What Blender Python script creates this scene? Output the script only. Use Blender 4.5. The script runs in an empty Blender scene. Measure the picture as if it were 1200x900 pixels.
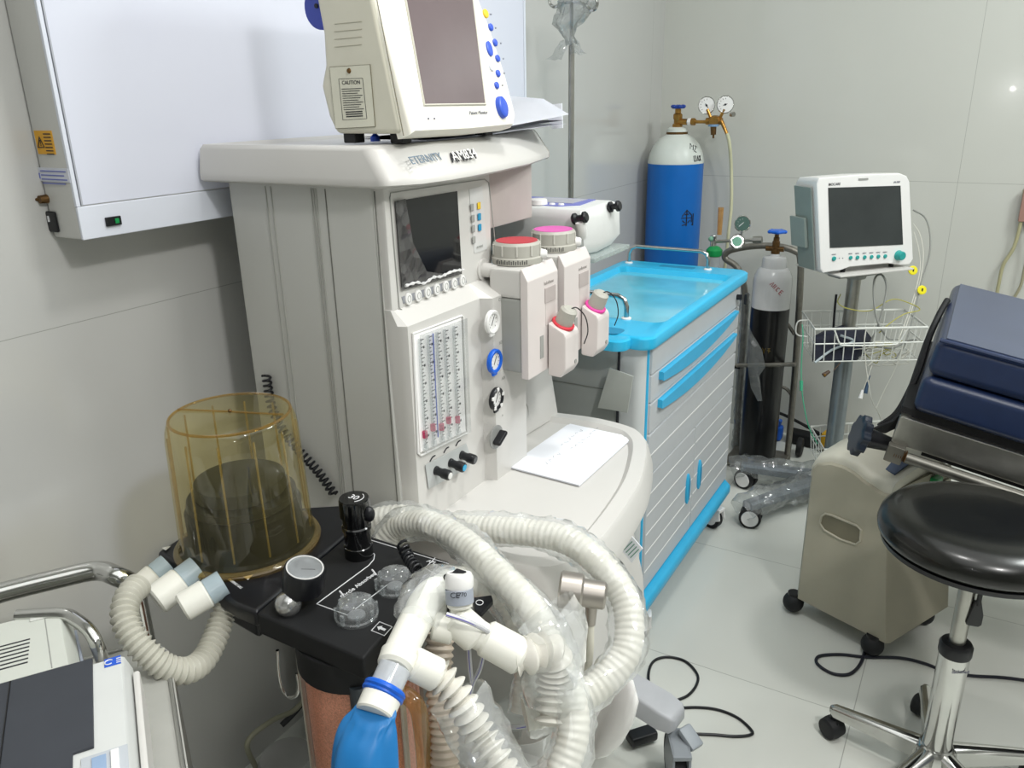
import bpy, bmesh, math, random
from mathutils import Vector, Matrix
random.seed(7)
PI=math.pi
V=Vector
SC=bpy.context.scene
COL=SC.collection
# ------------------------------------------------------------------ camera calibration
FX=938.866; CAM=V((0,0,1.42))
R0=V((0.864,0.503,-0.019)); R1=V((0.153,-0.299,-0.942)); R2=V((-0.48,0.811,-0.335))
R2.normalize(); R0=(R0-R2*R0.dot(R2)).normalized(); R1=R2.cross(R0)
def ray(x,y): return R0*(x-600)+R1*(y-450)+R2*FX
def hit(x,y,p,n):
    r=ray(x,y); n=V(n); return CAM+r*((V(p)-CAM).dot(n)/r.dot(n))
def Zp(x,y,z): return hit(x,y,(0,0,z),(0,0,1))
def Yp(x,y,Y): return hit(x,y,(0,Y,0),(0,1,0))
def Xp(x,y,X): return hit(x,y,(X,0,0),(1,0,0))
def Dp(x,y,d): return CAM+ray(x,y)*(d/FX)
cam=bpy.data.cameras.new('camera'); cam.sensor_width=36; cam.lens=36*FX/1200; cam.clip_start=.02
co=bpy.data.objects.new('camera',cam); COL.objects.link(co); SC.camera=co
mw=Matrix((( R0.x,-R1.x,-R2.x,CAM.x),(R0.y,-R1.y,-R2.y,CAM.y),(R0.z,-R1.z,-R2.z,CAM.z),(0,0,0,1)))
co.matrix_world=mw
# ------------------------------------------------------------------ materials
def lin(h):
    if isinstance(h,str):
        h=h.lstrip('#'); c=[int(h[i:i+2],16)/255 for i in (0,2,4)]
    else: c=h
    return tuple(x/12.92 if x<=.04045 else ((x+.055)/1.055)**2.4 for x in c)+(1,)
MATS={}
def mat(name,col,rough=.5,metal=0,var=.04,scale=20,bump=0,bscale=200,trans=0,emit=0,coat=0,alpha=1,spec=.5,ior=1.45):
    if name in MATS: return MATS[name]
    m=bpy.data.materials.new(name); m.use_nodes=True; nt=m.node_tree; N=nt.nodes; L=nt.links
    b=N['Principled BSDF']
    b.inputs['Roughness'].default_value=rough; b.inputs['Metallic'].default_value=metal
    b.inputs['Transmission Weight'].default_value=trans; b.inputs['Coat Weight'].default_value=coat
    b.inputs['IOR'].default_value=ior; b.inputs['Specular IOR Level'].default_value=spec; b.inputs['Alpha'].default_value=alpha
    c=lin(col)
    tc=N.new('ShaderNodeTexCoord'); nz=N.new('ShaderNodeTexNoise'); nz.inputs['Scale'].default_value=scale; nz.inputs['Detail'].default_value=4
    L.new(tc.outputs['Object'],nz.inputs['Vector'])
    mr=N.new('ShaderNodeMapRange'); mr.inputs['From Min'].default_value=.3; mr.inputs['From Max'].default_value=.7
    mr.inputs['To Min'].default_value=1-var; mr.inputs['To Max'].default_value=1+var
    L.new(nz.outputs['Fac'],mr.inputs['Value'])
    vm=N.new('ShaderNodeVectorMath'); vm.operation='SCALE'; vm.inputs[0].default_value=c[:3]
    L.new(mr.outputs['Result'],vm.inputs['Scale']); L.new(vm.outputs['Vector'],b.inputs['Base Color'])
    if emit:
        L.new(vm.outputs['Vector'],b.inputs['Emission Color']); b.inputs['Emission Strength'].default_value=emit
    if bump:
        n2=N.new('ShaderNodeTexNoise'); n2.inputs['Scale'].default_value=bscale; L.new(tc.outputs['Object'],n2.inputs['Vector'])
        bp=N.new('ShaderNodeBump'); bp.inputs['Strength'].default_value=bump; bp.inputs['Distance'].default_value=.002
        L.new(n2.outputs['Fac'],bp.inputs['Height']); L.new(bp.outputs['Normal'],b.inputs['Normal'])
    MATS[name]=m; return m
def thin(name,tint,opac=.25,rough=.12,white='#e8ecee',spec=.35,crinkle=0):
    """thin clear film / plastic: transparent mixed with diffuse and gloss"""
    if name in MATS: return MATS[name]
    m=bpy.data.materials.new(name); m.use_nodes=True; nt=m.node_tree; N=nt.nodes; L=nt.links; N.clear()
    out=N.new('ShaderNodeOutputMaterial'); tr=N.new('ShaderNodeBsdfTransparent'); tr.inputs['Color'].default_value=lin(tint)
    df=N.new('ShaderNodeBsdfDiffuse'); df.inputs['Color'].default_value=lin(white)
    gl=N.new('ShaderNodeBsdfGlossy'); gl.inputs['Roughness'].default_value=rough; gl.inputs['Color'].default_value=(1,1,1,1)
    m1=N.new('ShaderNodeMixShader'); m2=N.new('ShaderNodeMixShader')
    lw0=N.new('ShaderNodeLayerWeight'); lw0.inputs['Blend'].default_value=.5
    pw=N.new('ShaderNodeMath'); pw.operation='POWER'; L.new(lw0.outputs['Facing'],pw.inputs[0]); pw.inputs[1].default_value=3
    lw=N.new('ShaderNodeMath'); lw.operation='MULTIPLY_ADD'; L.new(pw.outputs[0],lw.inputs[0]); lw.inputs[1].default_value=spec*1.6; lw.inputs[2].default_value=.05
    lw.use_clamp=True
    tc=N.new('ShaderNodeTexCoord'); nz=N.new('ShaderNodeTexNoise'); nz.inputs['Scale'].default_value=30; nz.inputs['Detail'].default_value=5
    L.new(tc.outputs['Object'],nz.inputs['Vector'])
    mr=N.new('ShaderNodeMapRange'); mr.inputs['To Min'].default_value=opac*.6; mr.inputs['To Max'].default_value=min(1,opac*1.4)
    L.new(nz.outputs['Fac'],mr.inputs['Value']); L.new(mr.outputs['Result'],m1.inputs['Fac'])
    L.new(tr.outputs[0],m1.inputs[1]); L.new(df.outputs[0],m1.inputs[2])
    L.new(lw.outputs[0],m2.inputs['Fac']); L.new(m1.outputs[0],m2.inputs[1]); L.new(gl.outputs[0],m2.inputs[2])
    if crinkle:
        vz=N.new('ShaderNodeTexVoronoi'); vz.inputs['Scale'].default_value=crinkle; L.new(tc.outputs['Object'],vz.inputs['Vector'])
        bp=N.new('ShaderNodeBump'); bp.inputs['Strength'].default_value=.9; bp.inputs['Distance'].default_value=.01
        L.new(vz.outputs['Distance'],bp.inputs['Height']); L.new(bp.outputs['Normal'],gl.inputs['Normal']); L.new(bp.outputs['Normal'],df.inputs['Normal'])
    L.new(m2.outputs[0],out.inputs['Surface']); MATS[name]=m; return m
def tilemat(name,col,lines_h,lines_v,axu,axv,rough=.12,width=.0018,var=.03,line='#7c7d78',coat=.12):
    """glossy tiles: grout lines at u=u0+k*du / v=v0+k*dv in object coordinates"""
    m=bpy.data.materials.new(name); m.use_nodes=True; nt=m.node_tree; N=nt.nodes; L=nt.links; b=N['Principled BSDF']
    tc=N.new('ShaderNodeTexCoord'); sp=N.new('ShaderNodeSeparateXYZ'); L.new(tc.outputs['Object'],sp.inputs[0])
    def mth(op,a,b2=None):
        n=N.new('ShaderNodeMath'); n.operation=op
        for i,v in enumerate((a,b2)):
            if v is None: continue
            if isinstance(v,(int,float)): n.inputs[i].default_value=v
            else: L.new(v,n.inputs[i])
        return n.outputs[0]
    def ln(ax,o,d):
        v=mth('SUBTRACT',sp.outputs[ax],o); v=mth('DIVIDE',v,d); v=mth('ADD',v,100.5); v=mth('FRACT',v); v=mth('SUBTRACT',v,.5); v=mth('ABSOLUTE',v); v=mth('MULTIPLY',v,d)
        return mth('LESS_THAN',v,width)
    f=mth('MAXIMUM',ln(axu,*lines_h),ln(axv,*lines_v))
    nz=N.new('ShaderNodeTexNoise'); nz.inputs['Scale'].default_value=3; nz.inputs['Detail'].default_value=5; L.new(tc.outputs['Object'],nz.inputs['Vector'])
    mr=N.new('ShaderNodeMapRange'); mr.inputs['To Min'].default_value=1-var; mr.inputs['To Max'].default_value=1+var; L.new(nz.outputs['Fac'],mr.inputs['Value'])
    vm=N.new('ShaderNodeVectorMath'); vm.operation='SCALE'; vm.inputs[0].default_value=lin(col)[:3]; L.new(mr.outputs['Result'],vm.inputs['Scale'])
    mx=N.new('ShaderNodeMix'); mx.data_type='RGBA'; L.new(f,mx.inputs['Factor']); L.new(vm.outputs['Vector'],mx.inputs['A']); mx.inputs['B'].default_value=lin(line)
    L.new(mx.outputs['Result'],b.inputs['Base Color']); b.inputs['Roughness'].default_value=rough; b.inputs['Coat Weight'].default_value=coat; b.inputs['Coat Roughness'].default_value=.025
    rr=N.new('ShaderNodeMapRange'); rr.inputs['To Min'].default_value=rough*.8; rr.inputs['To Max'].default_value=rough*1.3; L.new(nz.outputs['Fac'],rr.inputs['Value']); L.new(rr.outputs['Result'],b.inputs['Roughness'])
    return m
WHT=mat('white_plastic','#cdcbc7',.35,var=.015,scale=6)
WHT2=mat('bright_white_plastic','#e9e8e6',.3,var=.01)
GRYP=mat('light_grey_plastic','#c3c3be',.4,var=.02,scale=5)
GRY2=mat('mid_grey_plastic','#9c9d99',.45,var=.03)
PNK=mat('warm_white_plastic','#d8d0cd',.35,var=.01)
BEI=mat('cream_plastic','#d9d6c6',.5,var=.02)
CRM=mat('cream_bezel','#f0ede2',.4,var=.01)
TAU=mat('beige_grey_plastic','#a8a391',.55,var=.04,scale=8,bump=.15,bscale=600)
BLK=mat('black_plastic','#15161a',.35,var=.15)
BLKM=mat('black_matte','#0e0f11',.65,var=.2)
BLKG=mat('black_gloss','#0b0c0d',.12,var=.1,coat=.5)
CHR=mat('chrome','#c9c9c6',.14,1,var=.06)
STL=mat('brushed_steel','#a9a8a2',.32,1,var=.08,scale=40)
STD=mat('dull_steel_tube','#8b8880',.45,.8,var=.12,scale=60)
BRS=mat('brass','#a98042',.3,.9,var=.15,scale=60)
BRD=mat('dark_brass','#6f5434',.4,.85,var=.2,scale=60)
BLU=mat('blue_tray','#2fb4e0',.28,var=.04,scale=10)
BLUD=mat('blue_handle','#34a9d6',.35,var=.04)
BPT=mat('blue_cylinder_paint','#0763b5',.38,var=.08,scale=5)
WPT=mat('white_cylinder_paint','#cfd5cf',.35,var=.06,scale=9)
WPG=mat('glossy_white_paint','#d6d7d8',.2,var=.03,coat=.3)
BVL=mat('blue_valve','#1a3f97',.35,var=.1)
BVL2=mat('bright_blue_valve','#1463cf',.35,var=.1)
BTN=mat('blue_button','#3a5cc9',.3,var=.05)
YEL=mat('yellow','#e8c534',.4,var=.05)
TEAL=mat('teal_button','#2a9c97',.35,var=.05)
GRN=mat('green_plastic','#0f8a48',.4,var=.06)
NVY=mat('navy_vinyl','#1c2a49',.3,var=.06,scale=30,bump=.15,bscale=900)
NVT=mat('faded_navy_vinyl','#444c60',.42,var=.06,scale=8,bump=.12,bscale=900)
SVL=mat('black_stool_vinyl','#0f100d',.26,var=.25,scale=9,coat=.1)
RUB=mat('rubber','#1b1c1e',.6,var=.12)
PAP=mat('paper','#eceef4',.7,var=.01)
INK=mat('ink','#6d6f7c',.7,var=.1)
DINK=mat('dark_ink','#23242a',.6,var=.1)
WINK=mat('white_print','#d9dadc',.5,var=.02)
RED=mat('red_disc','#b93a44',.5,var=.06)
PIN=mat('pink_disc','#d55fae',.5,var=.05)
PINR=mat('pink_ring','#e54aa6',.4,var=.03)
REDR=mat('red_ring','#d63a48',.4,var=.03)
SCR=mat('dark_screen','#17181a',.08,var=.1,spec=.6)
SCG=mat('grey_screen','#6e6264',.18,var=.04,scale=14)
SCM=mat('monitor_screen','#3b3f3f',.08,var=.12,scale=6)
HOSE=mat('hose_plastic','#e3e0d5',.35,var=.03,trans=.05)
HOSW=mat('white_connector','#e6e5dc',.3,var=.02)
HOSC=mat('corrugated_hose_clear','#d3d1c4',.3,var=.06,trans=.25)
TRNB=mat('translucent_bluish','#bfd0d8',.2,var=.04,trans=.35)
LBX=mat('viewer_panel','#d0d3df',.22,var=.008,scale=2,emit=.05)
LBF=mat('viewer_frame','#d6dae4',.3,var=.01)
LBS=mat('viewer_side','#c6c6c2',.35,var=.01)
BAG=mat('blue_rubber_bag','#1a6fae',.42,var=.06,scale=18)
BRNG=mat('blue_band','#0d5fd0',.4,var=.04)
LIME=mat('pink_granules','#ecc0ac',.8,var=.28,scale=420,bump=.8,bscale=420)
WIRE=mat('white_wire','#d8dad4',.35,var=.02)
CGR=mat('caster_grey','#9a9da0',.4,var=.03)
CARTP=mat('trolley_plastic','#c4c8c8',.4,var=.02)
CARTF=mat('trolley_drawer','#bcbfc2',.38,var=.015)
FILM=thin('clear_film','#fbfcfc',.19,.06,'#f4f6f6',.5,26)
FILMD=thin('clear_film_thin','#e6e8e8',.16,.1,'#c8cccc',.3,30)
AMB=thin('amber_dome','#f3edd0',.045,.05,'#d9cf9a',.2)
AMBR=thin('amber_rim','#e9d7a4',.10,.05,'#c9a45c',.35)
CLR=thin('clear_acrylic','#f2f4f4',.14,.04,'#e8ecee',.45)
CLRA=thin('amber_acrylic','#ead6b4',.16,.05,'#c9a878',.45)
GLS=thin('shelf_glass','#dfe8e6',.35,.05,'#d5dedc',.3)
# ------------------------------------------------------------------ geometry builder
class G:
    K=1.0
    def __init__(s,M=None): s.bm=bmesh.new(); s.M=M or Matrix()
    def _merge(s,t,M=None):
        bmesh.ops.recalc_face_normals(t,faces=t.faces)
        t.transform(s.M@(M or Matrix())); me=bpy.data.meshes.new('t'); t.to_mesh(me); t.free(); s.bm.from_mesh(me); bpy.data.meshes.remove(me); return s
    def box(s,c,d,bev=0,seg=2,M=None):
        t=bmesh.new(); bmesh.ops.create_cube(t,size=1); bmesh.ops.scale(t,vec=V(d),verts=t.verts)
        if bev: bmesh.ops.bevel(t,geom=t.edges[:],offset=bev,segments=seg,affect='EDGES',profile=.5)
        return s._merge(t,(M or Matrix())@Matrix.Translation(V(c)) if M is None else Matrix.Translation(V(c))@M)
    def bb(s,x0,x1,y0,y1,z0,z1,bev=0,seg=2): return s.box(((x0+x1)/2,(y0+y1)/2,(z0+z1)/2),(abs(x1-x0),abs(y1-y0),abs(z1-z0)),bev,seg)
    def prism(s,pts,d,bev=0,seg=2):
        t=bmesh.new(); a=[t.verts.new(V(p)) for p in pts]; b=[t.verts.new(V(p)+V(d)) for p in pts]; n=len(a)
        t.faces.new(a); t.faces.new(b[::-1])
        for i in range(n): t.faces.new((a[i],b[i],b[(i+1)%n],a[(i+1)%n]))
        bmesh.ops.recalc_face_normals(t,faces=t.faces)
        if bev:
            E=[e for e in t.edges if e.calc_face_angle(0)>.35]
            bmesh.ops.bevel(t,geom=E,offset=bev,segments=seg,affect='EDGES',profile=.5,clamp_overlap=True)
        return s._merge(t)
    def loft(s,loops,cap=True,closed=True,M=None):
        t=bmesh.new(); R=[[t.verts.new(V(p)) for p in l] for l in loops]; n=len(R[0])
        for a,b in zip(R,R[1:]):
            for i in range(n if closed else n-1): t.faces.new((a[i],a[(i+1)%n],b[(i+1)%n],b[i]))
        if cap: t.faces.new(R[0][::-1]); t.faces.new(R[-1])
        return s._merge(t,M)
    def lathe(s,prof,o=(0,0,0),ax=(0,0,1),n=32,cap=True,raw=False):
        if not raw: prof=[(r*G.K,z*G.K) for r,z in prof]
        o=V(o); q=V((0,0,1)).rotation_difference(V(ax).normalized()).to_matrix().to_4x4()
        loops=[[(max(r,1e-5)*math.cos(2*PI*i/n),max(r,1e-5)*math.sin(2*PI*i/n),z) for i in range(n)] for r,z in prof]
        return s.loft(loops,cap,True,Matrix.Translation(o)@q)
    def cyl(s,a,b,r,r2=None,n=24,bev=0):
        a=V(a); b=V(b); L=(b-a).length; r2=(r if r2 is None else r2)*G.K; r=r*G.K
        pr=[(r,0),(r2,L)] if not bev else [(r-bev,0),(r,bev),(r2,L-bev),(r2-bev,L)]
        return s.lathe(pr,a,b-a,n,raw=True)
    def tube(s,pts,r,n=12,sm=6,cap=True,closed=False):
        """swept tube through pts (Catmull-Rom when sm>1); r number or function(arc length, total, ring index, angle)"""
        P=[V(p) for p in pts]
        if sm>1: P=crom(P,sm,closed)
        fr=frames(P,closed); S=[0]
        for a,b in zip(P,P[1:]): S.append(S[-1]+(b-a).length)
        loops=[]
        for k,(p,(u,w)) in enumerate(zip(P,fr)):
            l=[]
            for i in range(n):
                a=2*PI*i/n; rr=(r(S[k],S[-1],k,a) if callable(r) else r)*G.K
                l.append(p+(u*math.cos(a)+w*math.sin(a))*rr)
            loops.append(l)
        if closed: loops.append(loops[0]); 
        return s.loft(loops,cap and not closed)
    def ball(s,c,r,n=16,sc=(1,1,1)):
        t=bmesh.new(); bmesh.ops.create_uvsphere(t,u_segments=n*2,v_segments=n,radius=1)
        bmesh.ops.scale(t,vec=V([r*k*G.K for k in sc]),verts=t.verts); return s._merge(t,Matrix.Translation(V(c)))
    def disc(s,c,nrm,r,h=.002,n=24,r2=None):
        c=V(c); nn=V(nrm).normalized(); return s.lathe([(r,0),(r2 if r2 else r,h)],c,nn,n)
    def quad(s,a,b,c,d,t=.001):
        a,b,c,d=map(V,(a,b,c,d)); n=(b-a).cross(d-a).normalized(); return s.prism([a,b,c,d],n*t)
    def text(s,txt,o,right,up,size,ext=.0004,align='CENTER',shear=0):
        cu=bpy.data.curves.new('t','FONT'); cu.body=txt; cu.size=size; cu.extrude=ext; cu.align_x=align; cu.align_y='CENTER'; cu.shear=shear; cu.resolution_u=3
        ob=bpy.data.objects.new('t',cu); COL.objects.link(ob); dg=bpy.context.evaluated_depsgraph_get()
        me=bpy.data.meshes.new_from_object(ob.evaluated_get(dg)); bpy.data.objects.remove(ob); bpy.data.curves.remove(cu)
        r=V(right).normalized(); u=V(up); u=(u-r*u.dot(r)).normalized(); n=r.cross(u); o=V(o)
        M=Matrix(((r.x,u.x,n.x,o.x),(r.y,u.y,n.y,o.y),(r.z,u.z,n.z,o.z),(0,0,0,1)))
        me.transform(s.M@M); s.bm.from_mesh(me); bpy.data.meshes.remove(me); return s
def crom(P,k,closed=False):
    out=[]; n=len(P)
    if n<3 and not closed: return P
    rng=range(n if closed else n-1)
    for i in rng:
        if closed: p0,p1,p2,p3=P[(i-1)%n],P[i],P[(i+1)%n],P[(i+2)%n]
        else: p1,p2=P[i],P[i+1]; p0=P[i-1] if i else p1*2-p2; p3=P[i+2] if i+2<n else p2*2-p1
        for j in range(k):
            t=j/k; out.append(.5*((2*p1)+(p2-p0)*t+(2*p0-5*p1+4*p2-p3)*t*t+(3*p1-p0-3*p2+p3)*t**3))
    if not closed: out.append(P[-1])
    return out
def frames(P,closed=False):
    n=len(P); T=[]
    for i in range(n):
        a=P[i-1] if (i or closed) else P[i]; b=P[(i+1)%n] if (i<n-1 or closed) else P[i]
        t=b-a; T.append(t.normalized() if t.length>1e-9 else V((0,0,1)))
    u=T[0].orthogonal().normalized(); F=[]
    for i in range(n):
        if i: u=T[i-1].rotation_difference(T[i])@u
        u=(u-T[i]*u.dot(T[i])).normalized(); F.append((u,T[i].cross(u)))
    return F
def resample(P,step):
    S=[0]
    for a,b in zip(P,P[1:]): S.append(S[-1]+(b-a).length)
    n=max(4,int(S[-1]/step)); out=[]; j=0
    for k in range(n+1):
        d=S[-1]*k/n
        while j<len(S)-2 and S[j+1]<d: j+=1
        out.append(P[j].lerp(P[j+1],(d-S[j])/max(S[j+1]-S[j],1e-9)))
    return out
WM={}   # world matrices of things
def obj(name,g,m,parent=None,wn=True,sharp=38,local=False):
    """link g's mesh as ONE object; world coordinates unless local"""
    bm=g.bm; me=bpy.data.meshes.new(name)
    for f in bm.faces: f.smooth=True
    bm.normal_update()
    for e in bm.edges:
        if len(e.link_faces)==2 and e.calc_face_angle(0)>math.radians(sharp): e.smooth=False
    PM=WM.get(parent.name,Matrix()) if parent else Matrix()
    if not local:
        if parent: bm.transform(PM.inverted())
    bm.to_mesh(me); bm.free(); me.materials.append(m)
    o=bpy.data.objects.new(name,me); COL.objects.link(o)
    if parent: o.parent=parent; WM[o.name]=PM
    else:
        # origin at the base centre
        xs=[v.co for v in me.vertices]; c=V(((min(v.x for v in xs)+max(v.x for v in xs))/2,(min(v.y for v in xs)+max(v.y for v in xs))/2,min(v.z for v in xs)))
        me.transform(Matrix.Translation(-c)); o.location=c; WM[o.name]=Matrix.Translation(c)
    if wn:
        w=o.modifiers.new('wn','WEIGHTED_NORMAL'); w.keep_sharp=True
    return o
def thing(name,label,cat,loc,rotz=0,group=None,M=None):
    o=bpy.data.objects.new(name,None); COL.objects.link(o); o.empty_display_size=.1
    T=M if M else Matrix.Translation(V(loc))@Matrix.Rotation(rotz,4,'Z')
    o.matrix_world=T; o.location,o.rotation_euler=T.to_translation(),T.to_euler()
    WM[o.name]=T; o['label']=label; o['category']=cat
    if group: o['group']=group
    return o
def tag(o,label,cat,group=None):
    o['label']=label; o['category']=cat
    if group: o['group']=group
    return o
def struct(name,g,m):
    bm=g.bm; me=bpy.data.meshes.new(name); bm.to_mesh(me); bm.free(); me.materials.append(m)
    o=bpy.data.objects.new(name,me); COL.objects.link(o); o['kind']='structure'; return o
def corr(P,r0,amp,pitch,n=16):
    """corrugated hose"""
    g=G(); P=resample(crom([V(p) for p in P],8),pitch/6)
    g.tube(P,lambda s,L,k,a:r0+amp*math.cos(2*PI*s/pitch),n=n,sm=1); return g
def wrap(P,r0,n=18,seed=1,jag=.25,step=.012):
    """crumpled loose film around a path"""
    rd=random.Random(seed); P=resample(crom([V(p) for p in P],8),step); rows=[[1+rd.uniform(-jag,jag)*.6 for i in range(n)] for _ in P]
    g=G(); g.tube(P,lambda s,L,k,a:r0*rows[k][int(round(a/(2*PI)*n))%n]*(1+.07*math.sin(s*38+seed)+.08*math.sin(3*a+s*20)+.05*math.sin(2*a-s*31+seed)),n=n,sm=1,cap=False); return g
WX=-1.265; WY=3.43
# ------------------------------------------------------------------ room
g=G(); g.bb(WX-.1,WX,-1.7,WY+.1,0,2.8); struct('wall_left',g,tilemat('left_wall_tile','#bdbdba',(.1,3.2),(1.088,1.2),'Y','Z',rough=.13,width=.0007,line='#9b9c97'))
g=G(); g.bb(WX,2.4,WY,WY+.1,0,2.8); struct('wall_back',g,tilemat('back_wall_tile','#c6c7c0',(-.111,1.6),(1.10,1.2),'X','Z',rough=.13,width=.0007,line='#9b9c97'))
g=G(); g.bb(2.4,2.5,-1.7,WY+.1,0,2.8); struct('wall_right',g,tilemat('right_wall_tile','#a9aaa6',(.4,1.2),(1.1,1.2),'Y','Z',rough=.2))
g=G(); g.bb(WX,2.4,-1.8,-1.7,0,2.8); struct('wall_front',g,tilemat('front_wall_tile','#8f908c',(.4,1.2),(1.1,1.2),'X','Z',rough=.25))
g=G(); g.bb(WX-.1,2.5,-1.8,WY+.1,-.1,0); struct('floor',g,tilemat('floor_tile','#d3d5ce',(-.096,.6),(1.745,.6),'X','Y',rough=.16,width=.0011,line='#a6a8a2'))
g=G(); g.bb(WX-.1,2.5,-1.8,WY+.1,2.8,2.9); struct('ceiling',g,mat('ceiling_paint','#d8d8d4',.8))
# ------------------------------------------------------------------ lights
def area(name,loc,tgt,sx,sy,pw,col=(1,.98,.95)):
    l=bpy.data.lights.new(name,'AREA'); l.shape='RECTANGLE'; l.size=sx; l.size_y=sy; l.energy=pw; l.color=col
    o=bpy.data.objects.new(name,l); COL.objects.link(o); o.location=loc
    d=V(tgt)-V(loc); o.rotation_euler=d.to_track_quat('-Z','Y').to_euler(); return o
area('ceiling_lamp_near',(.95,.25,2.74),(.6,.8,0),.22,.22,29,(1,.985,.96))
area('ceiling_lamp_over_machine',(-.2,1.15,2.74),(-.2,1.2,0),.2,.2,11,(1,.985,.96))
area('ceiling_lamp_far',(1.1,2.3,2.74),(.3,2.3,0),.6,.6,40,(.95,1,.98))
area('ceiling_bounce_fill',(.5,.9,2.78),(.5,.9,0),2.6,3.6,37,(.98,1,1))  # added soft fill standing in for light bounced off the ceiling, no real fitting
fl=bpy.data.lights.new('phone_flash','POINT'); fl.energy=2.2; fl.shadow_soft_size=.012; fo=bpy.data.objects.new('phone_flash',fl); COL.objects.link(fo); fo.location=CAM-R1*-.0+R0*.02-R2*.01
w=bpy.data.worlds.new('world'); SC.world=w; w.use_nodes=True; w.node_tree.nodes['Background'].inputs[0].default_value=(.8,.85,.9,1); w.node_tree.nodes['Background'].inputs[1].default_value=.4
SC.view_settings.view_transform='Standard'; SC.view_settings.look='None'; SC.view_settings.exposure=0
# ------------------------------------------------------------------ x-ray film viewer on the left wall
BX=-1.186
t=thing('film_viewer','white wall-mounted x-ray film viewer with yellow warning sticker on its side','film viewer',(WX,1.4,1.229))
g=G(); g.bb(WX+.002,BX-.004,.728,2.12,1.229,1.99,.004); obj('housing',g,LBS,t)
g=G(); g.bb(BX-.006,BX,.728,2.12,1.229,1.279,.002); g.bb(BX-.006,BX,.728,2.12,1.94,1.99,.002); g.bb(BX-.006,BX,.728,.7345,1.279,1.94,.001); g.bb(BX-.006,BX,2.109,2.12,1.279,1.94,.002); obj('front_frame',g,LBF,t)
g=G(); g.bb(BX-.006,BX-.002,.7385,2.107,1.281,1.938); obj('light_panel',g,LBX,t)
g=G(); g.bb(BX-.002,BX+.001,.7355,.738,1.281,1.938); obj('trim_strip',g,mat('trim_grey','#a9acb4',.4),t)
p=Xp(132,259,BX); g=G(); g.bb(BX,BX+.004,p.y-.013,p.y+.013,p.z-.007,p.z+.007,.001); sw=obj('rocker_switch',g,BLK,t)
g=G(); g.bb(BX+.004,BX+.006,p.y+.001,p.y+.008,p.z-.004,p.z+.004,.001); obj('indicator_lens',g,GRN,sw)
SY=.728
def sq(px,w,h,tk=.001): q=Yp(*px,SY); return q
a=Yp(40,153,SY); b=Yp(66,181,SY)
g=G(); g.bb(a.x,b.x,SY-.001,SY,b.z,a.z); st=obj('warning_sticker',g,mat('sticker_yellow','#dba22c',.5),t)
g=G(); cx_,cz_=a.x+.012,(a.z+b.z)/2
g.tube([(cx_-.008,SY-.0014,cz_-.007),(cx_+.008,SY-.0014,cz_-.007),(cx_,SY-.0014,cz_+.008),(cx_-.008,SY-.0014,cz_-.007)],.0008,6,1)
for k in range(7): g.bb(a.x+.023,b.x-.004,SY-.0016,SY-.001,a.z-.004-k*.0048,a.z-.0055-k*.0048)
g.text('!',(cx_,SY-.0015,cz_-.001),(1,0,0),(0,0,1),.012); obj('sticker_print',g,DINK,st)
a=Yp(42,196,SY); b=Yp(83,214,SY)
g=G(); g.bb(a.x,b.x,SY-.001,SY,b.z,a.z); st=obj('rating_plate',g,mat('plate_blueish','#cfd2dc',.4),t)
g=G()
for k in range(4): g.bb(a.x+.012,b.x-.006-.006*(k%2),SY-.0016,SY-.001,a.z-.004-k*.006,a.z-.0058-k*.006)
g.bb(a.x+.002,a.x+.009,SY-.0016,SY-.001,b.z+.004,a.z-.008); obj('plate_print',g,mat('plate_ink','#6f78b8',.5),st)
q=Yp(55,233,SY); g=G(); g.cyl(q,q-V((0,.012,0)),.007,.006); g.cyl(q-V((0,.01,0)),q-V((.016,.018,0)),.0025); obj('key_lock',g,BRD,t)
a=Yp(54,247,SY); b=Yp(71,272,SY); g=G(); g.bb(a.x,b.x,SY-.004,SY,b.z,a.z,.003); pi=obj('power_inlet',g,BLK,t)
g=G(); g.bb(a.x+.008,a.x+.011,SY-.0055,SY-.004,a.z-.016,a.z-.007); obj('switch_mark',g,WINK,pi)
# ------------------------------------------------------------------ anaesthesia machine
YS=.985; XF=-.81
t=thing('anaesthesia_machine','large off-white anaesthesia machine with grey side panels and built-in worktop','medical machine',(-.9,1.25,0))
# column
g=G(); g.prism([(-1.15,YS,.66),(-1.15,YS,1.30),(-.83,YS,1.30),(-.812,YS,.66)],(0,.315,0),.006); col_=obj('column',g,GRYP,t)
g=G()
for px in ((320,300),(326,300)): 
    q=Yp(*px,YS); g.bb(q.x,q.x+.0022,YS-.0015,YS,.70,1.29)
for px in (378,): 
    q=Yp(px,300,YS); 
for k in range(3):
    q=Yp(372,300,YS); g.bb(q.x+k*.005,q.x+k*.005+.0018,YS-.0015,YS,.70,1.29)
obj('side_rib',g,mat('rib_grey','#aaaaa5',.45),col_)
g=G(); q=Yp(388,300,YS); g.bb(q.x,q.x+.0014,YS-.0012,YS+.001,.70,1.29); q=Yp(444,300,YS); g.bb(q.x,q.x+.0014,YS-.0012,YS+.001,.70,1.29); obj('panel_seam',g,mat('seam_dark','#6d6d68',.6),col_)
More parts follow.
